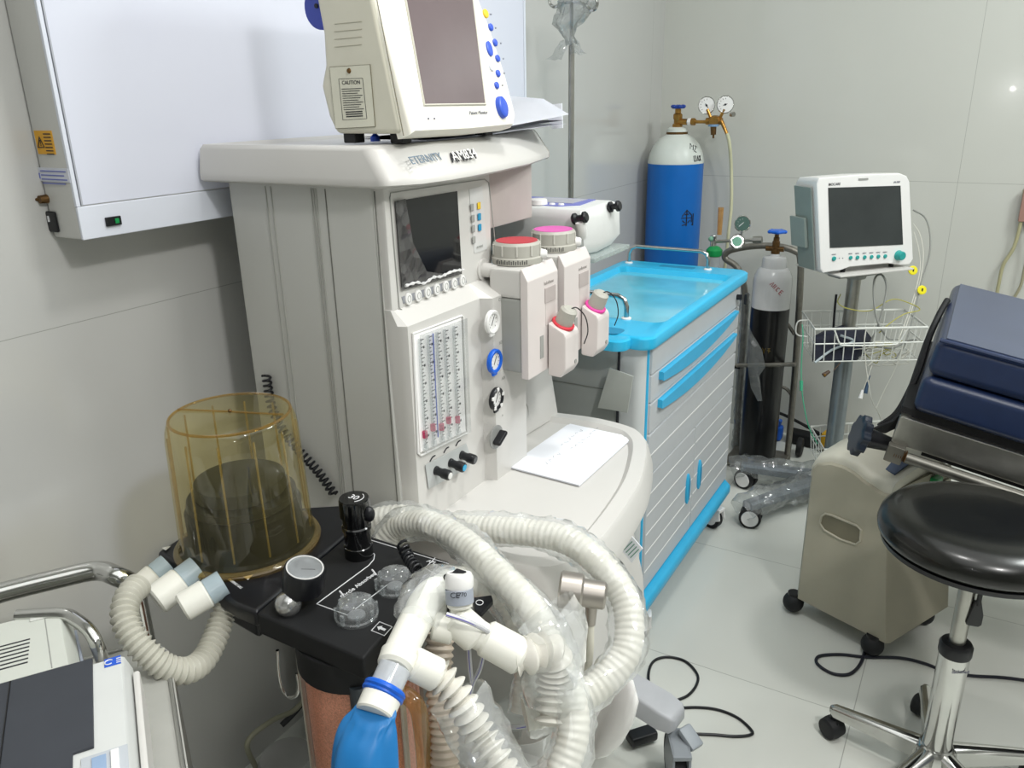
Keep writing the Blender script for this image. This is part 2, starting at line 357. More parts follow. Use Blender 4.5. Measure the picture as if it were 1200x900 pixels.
# side cover towards the far side (behind the vaporizers)
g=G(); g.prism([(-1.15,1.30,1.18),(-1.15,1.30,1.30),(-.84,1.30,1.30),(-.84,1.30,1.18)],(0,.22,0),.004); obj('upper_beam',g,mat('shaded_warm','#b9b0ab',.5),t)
g=G(); g.prism([(-1.15,1.30,.70),(-1.15,1.30,1.30),(-.93,1.30,1.30),(-.93,1.30,.70)],(0,.05,0),.003); obj('rear_post',g,PNK,t)
g=G(); g.prism([(-.93,1.325,.70),(-.93,1.33,.93),(-.86,1.52,.93),(-.86,1.52,.93),(-.81,1.585,.70)],(-.04,.02,0),.003)
g2=G(); a=Xp(597,480,-.81); 
g2.prism([(-.83,1.30,.705),(-.83,1.30,.94),(-.83,1.55,.94),(-.81,1.585,.705)],(-.06,0,0),.004); g.bm.free(); bp_=obj('lower_back_panel',g2,WHT,t)
g=G()
for px in ((612,487),(637,463)):
    c=Xp(*px,-.823); ring=[c+V((0,.027*math.cos(a),.03*math.sin(a))) for a in [2*PI*i/24 for i in range(24)]]
    g=G(); g.tube(ring,.0013,6,1,closed=True); obj('port_ring',g,mat('ring_grey','#b8b4ae',.5),bp_)
# display housing: rounded slab on the column front
nF=V((1,0,.0)).normalized()
g=G(); g.bb(-.84,XF,.992,1.305,1.095,1.30,.006); dh=obj('display_housing',g,WHT,t)
def Fq(x,y,o=0): return Xp(x,y,XF+o)
# recessed bezel outline
pts=[Fq(x,y,.001) for x,y in ((457,232),(458,226),(568,210),(573,214),(584,322),(580,328),(474,365),(468,361))]
g=G(); g.tube(pts,.0010,6,1,closed=True); obj('bezel_line',g,GRY2,dh)
sc=[Fq(*p,.001) for p in ((463,236),(536,224),(541,316),(471,337))]
g=G(); g.quad(*sc,t=.002); obj('screen',g,SCR,dh)
# loose protective film sagging on the screen
sf=[Fq(*p,.004) for p in ((463,236),(475,233),(484,285),(500,318),(525,322),(541,316),(541,321),(505,331),(471,340))]
g=G(); g.prism(sf[::-1],(.0006,0,0)); obj('screen_film',g,thin('screen_film','#9a9a9a',.25,.12,'#8a8888',.3,35),dh)
g=G(); ed=[Fq(x,y,.006) for x,y in ((475,335),(488,331),(497,332),(508,325),(517,324),(530,318),(543,316))]; g.tube(ed,lambda s,L,k,a:.0022+.0010*math.sin(s*400),7,6); obj('film_edge',g,thin('film_edge','#ffffff',.6,.08,'#ffffff',.5),dh)
ks=[Fq(*p,.001) for p in ((471,348),(545,323),(547,331),(473,356))]
g=G(); g.quad(*ks,t=.0015); kp=obj('key_strip',g,mat('key_grey','#8f9196',.5),dh)
for k in range(7):
    f=(k+.5)/7; c=(ks[0]+ks[3])/2; d=(ks[1]+ks[2])/2; p=c.lerp(d,f)+V((.0015,0,0))
    g=G(); g.loft([[p+V((h,.0085*s*math.cos(a),.010*s*math.sin(a))) for a in [2*PI*i/20 for i in range(20)]] for h,s in ((-.002,1),(.0015,1),(.002,.85))]); kk=obj('soft_key',g,WHT2,kp)
    ring=[p+V((.0022,.0045*math.cos(a),.0055*math.sin(a))) for a in [2*PI*i/16 for i in range(16)]]; g=G(); g.tube(ring,.0005,5,1,closed=True); obj('key_mark',g,GRY2,kk)
# key pad on the right of the screen
g=G(); g.quad(Fq(550,222,.001),Fq(565,218,.001),Fq(571,292,.001),Fq(556,297,.001),t=.0012); pd=obj('key_pad',g,mat('pad_grey','#cfcfcd',.4),dh)
for (x,y,m_) in ((553,243,GRY2),(561,241,YEL),(554,256,GRY2),(561.5,254,TEAL),(554.5,268,GRY2),(562,266.5,TEAL),(555,281,GRY2)):
    c=Fq(x,y,.0022); mm=mat('pad_blue','#1b8fbc',.4) if m_ is TEAL else m_
    g=G(); g.bb(c.x,c.x+.0015,c.y-.0052,c.y+.0052,c.z-.0062,c.z+.0062,.001); obj('pad_key',g,mm,pd)
g=G(); g.text('ALARMS',Fq(562.5,289,.0024),(0,1,0),(0,0,1),.006,.0002); obj('lettering',g,GRY2,pd)
# round encoder
c=Fq(566,316,.0); g=G(); g.lathe([(.021,0),(.021,.003),(.018,.004)],c,(1,0,0)); g.lathe([(.014,0),(.0135,.016),(.0115,.02),(.011,.028),(.0095,.031)],c,(1,.0,0)); obj('rotary_knob',g,WHT,dh)
# lower instrument panel: two slabs
XL=-.785
LPo=[(-.80,YS+.005),( XL,YS+.012),(XL,1.215),(XL+.022,1.225),(XL+.022,1.345),(-.80,1.36)]
a0=[V((x,y,.69)) for x,y in LPo]+[V((-.84,1.36,.69)),V((-.84,YS+.005,.69))]
a1=[V((p.x,p.y,1.075)) for p in a0]; a2=[V((min(p.x,-.812),p.y,1.10)) for p in a0]
g=G(); g.loft([a0,a1,a2]); ip=obj('instrument_panel',g,WHT,t,sharp=30)
def Lq(x,y,o=0): return Xp(x,y,XL+o)
def Rq(x,y,o=0): return Xp(x,y,XL+.022+o)
w_=[Lq(*p,.0015) for p in ((485,392),(541,372),(546,505),(493,530))]
# window recess
g=G(); g.quad(*w_,t=.001); fw=obj('flowmeter_window',g,mat('flow_back_glow','#efedeb',.5,emit=.25),ip)  # slight emission whitens the backing; the window itself is not a lamp
fr=[Lq(*p,.002) for p in ((484,391),(541,370),(543,372),(548,507),(493,534),(490,531))]
g=G(); g.tube(fr,.0022,8,1,closed=True); obj('window_frame',g,WHT2,fw)
def wq(u,v,o=.0035): # u across, v down in window
    return (w_[0].lerp(w_[1],u)).lerp(w_[3].lerp(w_[2],u),v)+V((o,0,0))
for i,(u,c_) in enumerate(((.09,PIN),(.26,PIN),(.44,RED),(.60,PIN),(.80,RED))):
    g=G(); g.tube([wq(u-.02,.04),wq(u-.02,.97)],.0026,8,1); ft=obj('flow_tube',g,CLR,fw)
    g=G(); 
    for k in range(30):
        v=.05+.9*k/30; a=wq(u-.045,v,.0075); L_=.009 if k%5==0 else .005
        g.bb(a.x,a.x+.0006,a.y,a.y+L_,a.z-.0007,a.z+.0007)
        if k%5==2: g.bb(a.x,a.x+.0006,a.y+.006,a.y+.010,a.z-.003,a.z+.001)
    obj('flow_scale',g,DINK,ft)
    a=wq(u-.02,.88-.03*(i%2),.004); g=G(); g.cyl(a,a+V((0,0,.012)),.0046); obj('float',g,mat('float_pink','#c43d67',.4),ft)
    a=wq(u-.02,.97,.004); g=G(); g.cyl(a-V((0,0,.003)),a+V((0,0,.006)),.006,.005); obj('tube_seat',g,CLR,ft)
g=G(); g.tube([wq(.34,.04),wq(.34,.93)],.0011,6,1); obj('blue_line',g,BTN,fw)
g=G(); g.tube([wq(.97,.0),wq(.97,.99)],.0010,6,1); obj('window_seam',g,GRY2,fw)
g=G(); g.quad(*[p+V((.012,0,0)) for p in w_],t=.0006); obj('window_pane',g,thin('window_clear','#f2f3f3',.04,.04,'#e8e8e8',.2),fw)
# flow control knobs in a pocket
pk=[Lq(*p,.0015) for p in ((498,545),(546,520),(553,541),(548,548),(502,573))]
g=G(); g.prism(pk,(.0012,0,0)); pq=obj('knob_pocket',g,mat('pocket_grey','#b9bcbb',.5),ip)
for (x,y,cc) in ((510,551,WHT2),(527,542,BLUD),(540,533,BLK)):
    c=Lq(x,y,.001); g=G(); g.lathe([(.0085,0),(.0085,.004),(.0075,.005),(.0075,.014),(.0095,.018),(.0095,.030),(.0085,.032)],c,(1,0,-.12),20); kb=obj('flow_knob',g,BLK,ip)
    e=c+V((.0322,0,-.0038)); g=G(); g.disc(e,(1,0,-.12),.0062,.001,16); obj('knob_cap',g,cc if cc is not BLK else mat('cap_grey','#5b5d5f',.4),kb)
g=G()
for (x,y) in ((507,537),(523,527),(537,519)):
    c=Lq(x,y,.001); g=G(); g.tube([c+V((0,-.008,-.003)),c+V((0,0,.002)),c+V((0,.008,.002))],.0012,6,5); obj('knob_mark',g,DINK,ip)
# gauges
for (x,y,ring,r) in ((575,377,WHT2,.0225),(578,423,BRNG,.0235),(580,467,BLK,.0225)):
    c=Rq(x,y,0); g=G(); g.lathe([(r,0),(r,.006),(r*.9,.008),(r*.72,.007),(r*.70,.004)],c,(1,0,0),28,cap=False)
    g.box(c+V((.003,-.002,-r*1.0)),(.006,.016,.010),.003)
    if ring is BLK:
        pass
    gg=obj('gauge',g,ring,ip)
    if ring is BLK:
        g=G()
        for k in range(5):
            a=2*PI*k/5+.3; g.box(c+V((.0075,r*.86*math.cos(a),r*.86*math.sin(a))),(.003,.007,.007),.001)
        obj('ring_inset',g,WHT2,gg)
    g=G(); g.disc(c+V((.003,0,0)),(1,0,0),r*.72,.001,24); fc=obj('gauge_face',g,WHT2,gg)
    g=G(); g.tube([c+V((.0045,-.004,-.006)),c+V((.0045,.005,.009))],.0007,5,1)
    for k in range(9):
        a=PI*1.25-k*PI*1.5/8; d=V((0,math.cos(a),math.sin(a))); g.tube([c+V((.0042,0,0))+d*r*.5,c+V((.0042,0,0))+d*r*.64],.0005,4,1)
    obj('gauge_print',g,DINK,fc)
c=Rq(581,512,0); g=G(); g.lathe([(.024,0),(.024,.002),(.021,.0025)],c,(1,0,0),28); rs=obj('selector_dish',g,mat('dish_grey','#8e8f8d',.35),ip)
g=G(); g.box(c+V((.010,0,0)),(.018,.036,.010),.004,M=Matrix.Rotation(.5,4,'X')); obj('selector_lever',g,BLK,rs)
for (x,y,s) in ((586,351,'O2'),(588,401,'N2O'),(590,443,'AIR'),(572,495,'-'),(589,487,'+')): g=G(); g.text(s,Rq(x,y,.0003),(0,1,0),(0,0,1),.009,.0002); obj('lettering',g,GRY2,ip)
# top tray
ol=[Zp(x,y,1.30) for x,y in ((459,218),(495,215.5),(530,210.5),(560,205),(586.6,199.7),(620,192),(643,184))]
ol=[V((-1.180,.955,1.3)),V((-.80,.962,1.3))]+ol+[V((-.84,1.60,1.3)),V((-.90,1.62,1.3)),V((-1.180,1.62,1.3))]
def ins(P,fx,fy,z,xm=-99):
    c=V((-.98,1.29,0)); out=[]
    for p in P:
        q=p.copy(); q.z=z
        if p.x>-.9: q.x=p.x-fx
        else: q.x=p.x+ (0 if fy==0 else fy)
        q.y=p.y+(fy if p.y<1.29 else -fy); out.append(q)
    return out
g=G(); g.loft([ins(ol,.006,.004,1.296),ol,ins(ol,0,0,1.311),ins(ol,.028,.004,1.350),ins(ol,.034,.008,1.3575),ins(ol,.045,.02,1.3585),ins(ol,.055,.028,1.352)]); tr=obj('top_tray',g,WHT,t,sharp=50)
nrm=V((.039,0,.026)).normalized()
def tq(x,y): return hit(x,y,(-.752-.013,1.15,1.331),(.039,0,.028))
a=tq(484,189); b=tq(515,184); g=G()
g.text('ETERNITY',tq(499,186.5)+V((.001,0,.0008)),b-a,(-.6,0,.8),.019,.0004); obj('lettering',g,mat('badge_grey_blue','#6e7f8e',.5),tr)
a=tq(526,186); b=tq(556,181); g=G(); g.text('AM834',tq(541.5,184)+V((.0012,0,.0010)),b-a,(-.6,0,.8),.026,.0006,shear=.15); ap=obj('lettering',g,DINK,tr)
g=G(); g.text('AM834',tq(542.5,183)+V((.0025,0,.0022)),b-a,(-.6,0,.8),.0255,.0004,shear=.15); obj('lettering',g,WHT2,tr)
# worktop
wo=[Zp(x,y,.715) for x,y in ((500,598),)]+[]
wpts=[(-.83,1.0),(-.83,1.59),(-.72,1.605),(-.628,1.593),(-.58,1.56),(-.545,1.505),(-.51,1.40),(-.488,1.30),(-.473,1.15),(-.475,1.05),(-.50,.985),(-.55,.955),(-.62,.945),(-.72,.95),(-.83,.96)]
W0=[V((x,y,.715)) for x,y in wpts]
def scl(P,d,z):
    out=[]; n=len(P)
    for i,p in enumerate(P):
        a=P[i-1]; b=P[(i+1)%n]; tt=(b-a); nn=V((tt.y,-tt.x,0)).normalized(); q=p+nn*(-d); q.z=z; 
        if p.x<-.8: q.x=p.x
        out.append(q)
    return out
cen=V((-.65,1.27,0)); 
def insw(d,z):
    out=[]
    P=crom([V((x,y,0)) for x,y in wpts[1:]],4); P=P+[V((-.83,1.0,0))]
    n=len(P)
    for i,p in enumerate(P):
        a=P[i-1]; b=P[(i+1)%n]; tt=b-a; nn=V((tt.y,-tt.x,0)).normalized()
        if nn.dot(cen-p)<0: nn=-nn
        q=p+nn*d
        if p.x<-.8: q.x=p.x; q.y=p.y+(d if p.y<1.27 else -d)
        q.z=z; out.append(q)
    return out
g=G(); g.loft([insw(.05,.62),insw(.012,.635),insw(-.004,.655),insw(-.003,.672),insw(.006,.706),insw(.012,.7145),insw(.040,.715),insw(.050,.704)]); wt=obj('worktop',g,WHT,t,sharp=40)
# body below
def by(y0,y1,pts): 
    return [(V((x,y0,z)),V((x,y1,z))) for x,z in pts]
prof=[(-1.17,.10),(-.565,.10),(-.545,.13),(-.530,.2),(-.527,.33),(-.535,.42),(-.56,.52),(-.60,.60),(-.63,.64),(-1.17,.64)]
g=G(); g.prism([V((x,1.02,z)) for x,z in prof],(0,.45,0),.03,4); bd=obj('lower_body',g,WHT,t)
g=G(); g.prism([V((x,1.012,z)) for x,z in ((-1.0,.30),(-.60,.30),(-.585,.40),(-.64,.58),(-1.0,.58))],(0,.012,0),.003); obj('recess_panel',g,GRY2,bd)
# drawer front with rounded top
g=G(); g.loft([[V((-.80+.31*u,1.012-.05*math.sin(PI*min(1,u+.05)) ,.12)) for u in (0,.2,.4,.6,.8,1)]+[V((-.80+.31*u,1.03,.12)) for u in (1,.8,.6,.4,.2,0)],
   [V((-.80+.31*u,1.012-.05*math.sin(PI*min(1,u+.05)) ,.235+.03*u)) for u in (0,.2,.4,.6,.8,1)]+[V((-.80+.31*u,1.03,.235+.03*u)) for u in (1,.8,.6,.4,.2,0)],
   [V((-.80+.31*u,1.016-.035*math.sin(PI*min(1,u+.05)) ,.25+.03*u)) for u in (0,.2,.4,.6,.8,1)]+[V((-.80+.31*u,1.03,.25+.03*u)) for u in (1,.8,.6,.4,.2,0)]])
obj('drawer_front',g,WHT,bd)
# bulging front cover lobe
lob=[Yp(x,y,1.0) for x,y in ((690,868),(700,840),(715,810),(732,795),(742,797),(746,810),(740,835),(727,858),(710,874),(697,877))]
g=G(); cc=sum(lob,V())/len(lob); g.loft([lob,[p+(p-cc)*.0+V((.012,-.02,0)) for p in lob],[cc+(p-cc)*.75+V((.018,-.03,0)) for p in lob],[cc+(p-cc)*.3+V((.02,-.034,0)) for p in lob]]); obj('knee_cover',g,WHT2,bd,sharp=60)
# round boss under worktop, near end
g=G(); g.lathe([(.05,-.11),(.085,-.085),(.105,-.045),(.11,-.01),(.105,0)],Zp(626,650,.64)+V((0,0,0)),(0,0,1),40); obj('tray_boss',g,WHT,bd)
# outlet: metal elbow
q=Dp(655,690,1.12); hd=(R0*1.0+R1*.12-R2*.12).normalized()
g=G(); g.cyl(q,q+hd*.034,.026,n=28,bev=.003); g.cyl(q+hd*.028,q+hd*.066,.0195,n=28,bev=.003); g.cyl(q+hd*.046+V((0,0,-.012)),q+hd*.045+V((0,0,-.05)),.009,.007); obj('gas_outlet',g,mat('satin_metal','#a9a39c',.35,.8),bd)
g=G(); q2=q+hd*.045; g.tube([q2+V((0,0,-.045)),q2+V((0,0,-.09)),q2+V((-.008,.01,-.14)),q2+V((-.02,.02,-.2))],.0055,10); obj('outlet_tube',g,mat('soft_tube','#d8d5c8',.4),bd)
# casters: front pair on grey arms, rear ones
def caster(parent,c,r,h,yaw,name='caster',m1=CGR,m2=RUB):
    M=Matrix.Translation(V(c))@Matrix.Rotation(yaw,4,'Z')
    g=G(M); g.lathe([(r*.98,-h/2),(r,-h/2+.003),(r,h/2-.003),(r*.98,h/2)],(0,0,r),(0,1,0),28); wl=obj(name,g,m2,parent)
    g=G(M); g.lathe([(r*.62,-h/2-.002),(r*.62,h/2+.002)],(0,0,r),(0,1,0),24); obj('caster_hub',g,m1,wl)
    g=G(M); g.prism([(-r*.5,-h/2-.006,r*1.0),(-r*.2,-h/2-.006,r*2.25),(r*1.0,-h/2-.006,r*2.25),(r*1.15,-h/2-.006,r*1.2),(r*.3,-h/2-.006,r*.8)],(0,.006,0),.002); g.prism([(-r*.5,h/2,r*1.0),(-r*.2,h/2,r*2.25),(r*1.0,h/2,r*2.25),(r*1.15,h/2,r*1.2),(r*.3,h/2,r*.8)],(0,.006,0),.002)
    g.box((r*.4,0,r*2.15),(r*1.4,h+.012,.012),.003); obj('caster_fork',g,m1,wl)
    return wl
a=Zp(725,800,.19); b=Zp(788,838,.17)
g=G(); d=(b-a).normalized(); s=V((-d.y,d.x,0)).normalized()
def sec(p,w,h): 
    return [p+s*w+V((0,0,-h)),p+s*w+V((0,0,h*.6)),p+s*w*.8+V((0,0,h)),p-s*w*.8+V((0,0,h)),p-s*w+V((0,0,h*.6)),p-s*w+V((0,0,-h))]
g.loft([sec(a-d*.12,.035,.022),sec(a,.037,.023),sec(b-d*.02,.037,.024),sec(b+d*.008,.033,.020),sec(b+d*.018,.022,.012)]); arm=obj('caster_arm',g,mat('arm_grey','#a7a9ad',.4),t,sharp=50)
cc=Zp(803,880,.0)
caster(t,(b.x+.015,b.y-.01,0),.06,.028,math.radians(-60),m1=mat('caster_blue_grey','#84898e',.4))
g=G(); g.box(b+V((.045,-.012,-.03)),(.05,.034,.016),.005,M=Matrix.Rotation(math.radians(-25),4,'Z')@Matrix.Rotation(.5,4,'Y')); obj('caster_pedal',g,mat('pedal_grey','#8a9096',.4),arm)
for (x,y,yw) in ((-1.1,1.10,0),(-1.1,1.46,0),(-.62,1.10,-.6)): caster(t,(x,y,0),.045,.026,yw)
# small tag hanging under the worktop and a card
q=Zp(738,640,.66); g=G(); g.prism([Yp(x,y,1.30) for x,y in ((725,640),(738,626),(753,643),(740,660))],(0,.002,0)); cd=obj('maker_plate',g,PAP,t)
g=G()
for k in range(5): g.prism([Yp(x,y,1.2995) for x,y in ((728+k*2.6,641+k*3),(738+k*2.6,631+k*3),(738.8+k*2.6,632+k*3),(728.8+k*2.6,642+k*3))],(0,-.0006,0))
obj('plate_print',g,mat('plate_green','#7ea596',.6),cd)
g=G(); q=Zp(752,862,.02); g.box(q,(.07,.035,.025),.006,M=Matrix.Rotation(.9,4,'Z')); obj('foot_pedal',g,BLK,t)
# coiled cable on the column rear
def coil(P,R,pitch,r,n=8):
    P=resample(crom([V(p) for p in P],8),pitch/10); F=frames(P); g=G()
    pts=[p+(u*math.cos(2*PI*k/10)+w_*math.sin(2*PI*k/10))*R for k,(p,(u,w_)) in enumerate(zip(P,F))]
    g.tube(pts,r,n,1); return g
g=coil([Yp(x,y,.975) for x,y in ((312,440),(318,475),(332,505),(352,530),(372,552),(392,580))],.007,.010,.0024); obj('coiled_cable',g,BLK,t)
# paper sheets
pp=[V((-.76,1.255,.7165)),V((-.605,1.235,.7165)),V((-.585,1.515,.7165)),V((-.745,1.53,.7165))]
pp=[Zp(x,y,.7065) for x,y in ((595,548),(679,570),(742,513),(668,497))]
g=G(); g.prism(pp,(0,0,.0012)); pa=obj('note_sheet',g,PAP); tag(pa,'folded white paper sheet with faint handwriting lying on the machine worktop','paper')
g=G(); g.prism([p+V((0,0,.0022)) for p in (pp[0],pp[1],pp[1].lerp(pp[2],.96),pp[0].lerp(pp[3],.96))],(0,0,.0008)); obj('top_leaf',g,PAP,pa)
ux=(pp[3]-pp[0]).normalized(); uy=(pp[0]-pp[1]).normalized()
g=G(); rd=random.Random(3)
for (f,h_,n_) in ((.62,.25,7),(.60,.42,9),(.25,.35,5)):
    o=pp[0].lerp(pp[3],f)-uy*.16*h_*1.1; o.z=.7095; pts=[]
    for k in range(n_*4): pts.append(o+ux*(k*.0045-.02)+uy*rd.uniform(-.004,.006))
    for k in range(0,len(pts)-4,4): g.tube(pts[k:k+3],.0004,4,3)
obj('handwriting',g,INK,pa)
# ------------------------------------------------------------------ vaporizers
def vaporizer(y0,y1,xf,ztop,disc_m,ring_m,label,cable):
    yc=(y0+y1)/2; w=y1-y0
    t=thing('vaporizer',label,'vaporizer',(xf-.06,yc,.90),group=None)
    zb=.915
    # rear body darker lower half, front slab with sloped top
    g=G(); g.bb(-.79,xf-.014,y0,y1,zb+.01,ztop-.055,.006); obj('body',g,GRY2,t)
    g=G(); g.bb(-.79,xf-.013,y0,y1,ztop-.056,ztop,.008); obj('upper_body',g,WHT,t)
    g=G(); g.prism([(xf-.016,y0-.001,zb),(xf-.016,y0-.001,ztop+.002),(xf-.012,y0-.001,ztop+.002),(xf,y0-.001,ztop-.02),(xf,y0-.001,zb),],(0,w+.002,0),.005); fs=obj('front_cover',g,PNK,t)
    g=G(); g.bb(xf,xf+.002,yc+.005,y1-.012,ztop-.075,ztop-.045,.001); obj('level_recess',g,mat('recess_warm','#b5aba8',.5),fs)
    g=G(); g.bb(xf-.0,xf+.0008,yc+.008,y1-.012,ztop-.12,ztop-.075,.0); obj('sight_glass',g,mat('recess_warm2','#cdc4c1',.4),fs)
    g=G(); g.bb(xf,xf+.0012,y0+.045,y0+.058,zb+.03,zb+.075); obj('slot',g,GRY2,fs)
    g=G(); g.text('isoflurane' if disc_m is PIN else 'halothane',(xf+.0004,yc+.022,ztop-.036),(0,1,0),(0,0,1),.010,.0002); obj('lettering',g,mat('faint_print','#a59d9a',.5),fs)
    # dial
    dc=V((xf-.060,yc+.006,ztop+.001)); R=.048
    g=G(); g.lathe([(R,0),(R+.001,.004),(R+.001,.012),(R-.002,.014),(R-.002,.036),(R-.006,.041),(R-.01,.041)],dc,(0,0,1),48)
    dl=obj('dial',g,mat('dial_grey','#b1afa6',.45),t)
    for k in range(10):
        a=2*PI*k/10+.2; d=V((math.cos(a),math.sin(a),0)); g=G(); g.box(dc+d*(R-.0015)+V((0,0,.027)),(.003,.0035,.020),.001,M=Matrix.Rotation(a,4,'Z')); obj('grip_rib',g,mat('dial_rib','#c4c2ba',.45),dl)
    g=G(); g.disc(dc+V((0,0,.0405)),(0,0,1),R-.008,.0015,40); obj('colour_disc',g,disc_m,dl)
    g=G()
    for k in range(16):
        a=-PI*.62+k*.085; d=V((math.cos(a),math.sin(a),0)); g.box(dc+d*(R+.0012)+V((0,0,.006+.0012*(k%2))),(.0008,.0014,.008 if k%2 else .006),0,M=Matrix.Rotation(a,4,'Z'))
    obj('scale_mark',g,DINK,dl)
    g=G(); a=.35; d=V((math.cos(a),math.sin(a),0)); g.cyl(dc+d*(R-.003)+V((0,0,.016)),dc+d*(R+.010)+V((0,0,.016)),.010,.008,20,.002); kn=obj('release_button',g,WHT2,dl)
    # filler block with coloured ring and cap
    fx=xf+.002; fy0=yc+.012; fy1=y1+.012; zt=zb+.085
    g=G(); g.prism([(fx,fy0,zb-.012),(fx,fy0,zt+.012),(fx+.036,fy0,zt-.006),(fx+.040,fy0,zt-.015),(fx+.040,fy0,zb+.004),(fx+.028,fy0,zb-.014)],(0,fy1-fy0,0),.005); fb=obj('filler_block',g,PNK,t)
    c=V((fx+.018,(fy0+fy1)/2,zt+.002)); ax=V((.42,-.05,.9)).normalized()
    g=G(); g.cyl(c,c+ax*.006,.023,n=28,bev=.001); obj('colour_ring',g,ring_m,fb)
    g=G(); g.lathe([(.018,0),(.018,.012),(.017,.030),(.012,.034)],c+ax*.005,ax,28); cp=obj('filler_cap',g,mat('dial_grey','#b1afa6',.45),fb)
    e=c+ax*.035
    g=G(); g.tube([e,e+V((.012,.008,.004)),e+V((.026,.018,-.015)),e+V((.030,.022,-.045)),e+V((.024,.018,-.07))],.0012,8); obj('cap_strap',g,BLK,fb)
    g=G(); g.disc((fx+.0405,(fy0+fy1)/2+.012,zb+.012),(1,0,0),.0045,.001,16); obj('screw',g,GRY2,fb)
    return t
vaporizer(1.255,1.375,-.705,1.125,RED,REDR,'nearer white vaporizer with red dial disc, mounted on the anaesthesia machine',1)
vaporizer(1.405,1.525,-.705,1.125,PIN,PINR,'farther white vaporizer with pink dial disc, next to the red one',1)
# ------------------------------------------------------------------ glass shelf and portable device on it
g=G(); g.bb(-1.0,-.70,1.535,1.73,1.090,1.100,.002); sh=obj('glass_shelf',g,GLS); tag(sh,'greenish glass shelf fixed to the far side of the anaesthesia machine','shelf')
g=G(); g.bb(-1.0,-.9,1.54,1.73,1.078,1.089,.002); obj('shelf_bracket',g,STL,sh)
t=thing('defibrillator','white portable medical device with blue panel and black-knobbed handle on the glass shelf','medical device',(-.85,1.62,1.1))
zt=1.20
g=G(); g.loft([[V(p)+V((0,0,z-zt)) for p in q] for z,q in (
 (1.102,[(-.97,1.56,zt),(-.74,1.56,zt),(-.725,1.60,zt),(-.735,1.70,zt),(-.97,1.70,zt)]),
 (1.125,[(-.98,1.545,zt),(-.73,1.545,zt),(-.71,1.59,zt),(-.72,1.715,zt),(-.98,1.715,zt)]),
 (1.178,[(-.98,1.54,zt),(-.735,1.54,zt),(-.715,1.59,zt),(-.725,1.72,zt),(-.98,1.72,zt)]),
 (1.196,[(-.975,1.545,zt),(-.74,1.545,zt),(-.722,1.592,zt),(-.735,1.715,zt),(-.975,1.715,zt)]),
 (1.200,[(-.965,1.553,zt),(-.75,1.553,zt),(-.735,1.597,zt),(-.745,1.705,zt),(-.965,1.705,zt)]))]); obj('housing',g,mat('device_white','#d6d8d6',.35),t,sharp=50)
g=G(); g.prism([(-.96,1.565,1.2),(-.80,1.565,1.2),(-.765,1.60,1.2),(-.775,1.70,1.2),(-.96,1.70,1.2)],(0,0,.0015)); pn=obj('top_panel',g,mat('panel_violet','#6a70b8',.4),t)
g=G(); g.prism([(-.90,1.61,1.2015),(-.79,1.61,1.2015),(-.79,1.69,1.2015),(-.90,1.69,1.2015)],(0,0,.001)); obj('screen',g,mat('lcd_grey','#a9aab4',.3),pn)
g=G(); g.lathe([(.02,0),(.019,.010),(.016,.012)],(-.855,1.575,1.2015)); obj('selector_knob',g,WHT2,pn)
for k in range(2): g=G(); g.lathe([(.007,0),(.006,.003)],(-.825+k*.022,1.582,1.2015)); obj('panel_button',g,WHT2,pn)
def dumb(a,b):
    g=G(); a=V(a); b=V(b); L_=(b-a).length; g.lathe([(.009,0),(.012,.003),(.012,.008),(.007,L_*.35),(.0065,L_*.5),(.007,L_*.65),(.012,L_-.008),(.012,L_-.003),(.009,L_)],a,b-a,20); return g
a=Yp(671,257,1.53); b=Yp(688,254,1.53); obj('paddle_knob',dumb(a,b),BLK,t)
m_=(a+b)/2
g=G(); g.tube([m_-V((0,0,.006)),m_+V((.0,.01,-.025)),m_+V((-.004,.02,-.04))],.011,12,5); obj('paddle_arm',g,WHT2,t)
a=Yp(713,243,1.66); b=Yp(727,241,1.66); obj('paddle_knob',dumb(a,b),BLK,t)
# ------------------------------------------------------------------ old patient monitor on the tray
t=thing('patient_monitor','cream bedside monitor with blue buttons standing on the machine top tray','monitor',(-.84,1.15,1.362))
Y0,Y1=1.0,1.30
side=[(-.905,1.374),(-.918,1.40),(-.928,1.445),(-.916,1.475),(-.914,1.52),(-.925,1.60),(-.925,1.70),(-.84,1.70),(-.775,1.374)]
def nrmF(): return V((.27,0,.0)).normalized()
g=G(); g.prism([V((x,Y0,z)) for x,z in side],(0,Y1-Y0-.01,0),.008,3); hs=obj('housing',g,BEI,t)
fn=V((1,0,.27)).normalized(); fp=V((-.757,1.0,1.375))
def Mf(x,y,o=0): return hit(x,y,fp+fn*o,fn)
# front bezel follows the front plane, outline with curved right edge
def fpt(Y,z,o=0): return V((-.757-(z-1.375)*.27,Y,z))+fn*o
out=[(1.004,1.374),(1.16,1.372),(1.305,1.374),(1.320,1.39),(1.317,1.46),(1.302,1.54),(1.283,1.60),(1.262,1.705),(1.004,1.705)]
g=G(); L0=[fpt(y,z,-.030) for y,z in out]; L1=[fpt(y,z,-.008) for y,z in out]; c0=sum(L1,V())/len(L1)
L2=[p+(c0-p)*.035+fn*.008 for p in L1]; g.loft([L0,L1,L2]); bz=obj('front_bezel',g,CRM,t,sharp=50)
g=G(); g.bb(0,.0,0,0,0,0) if False else None
q0=[Mf(*p,.0005) for p in ((497,123),(568.5,122),(552,-12),(473,-12))]
g=G(); g.tube([p for p in (q0[0],q0[1],q0[2],q0[3])],.0025,6,1,closed=True); obj('screen_rim',g,mat('rim_cream','#cbc8bc',.5),bz)
g=G(); g.prism([p for p in q0],fn*.001); obj('screen',g,SCG,bz)
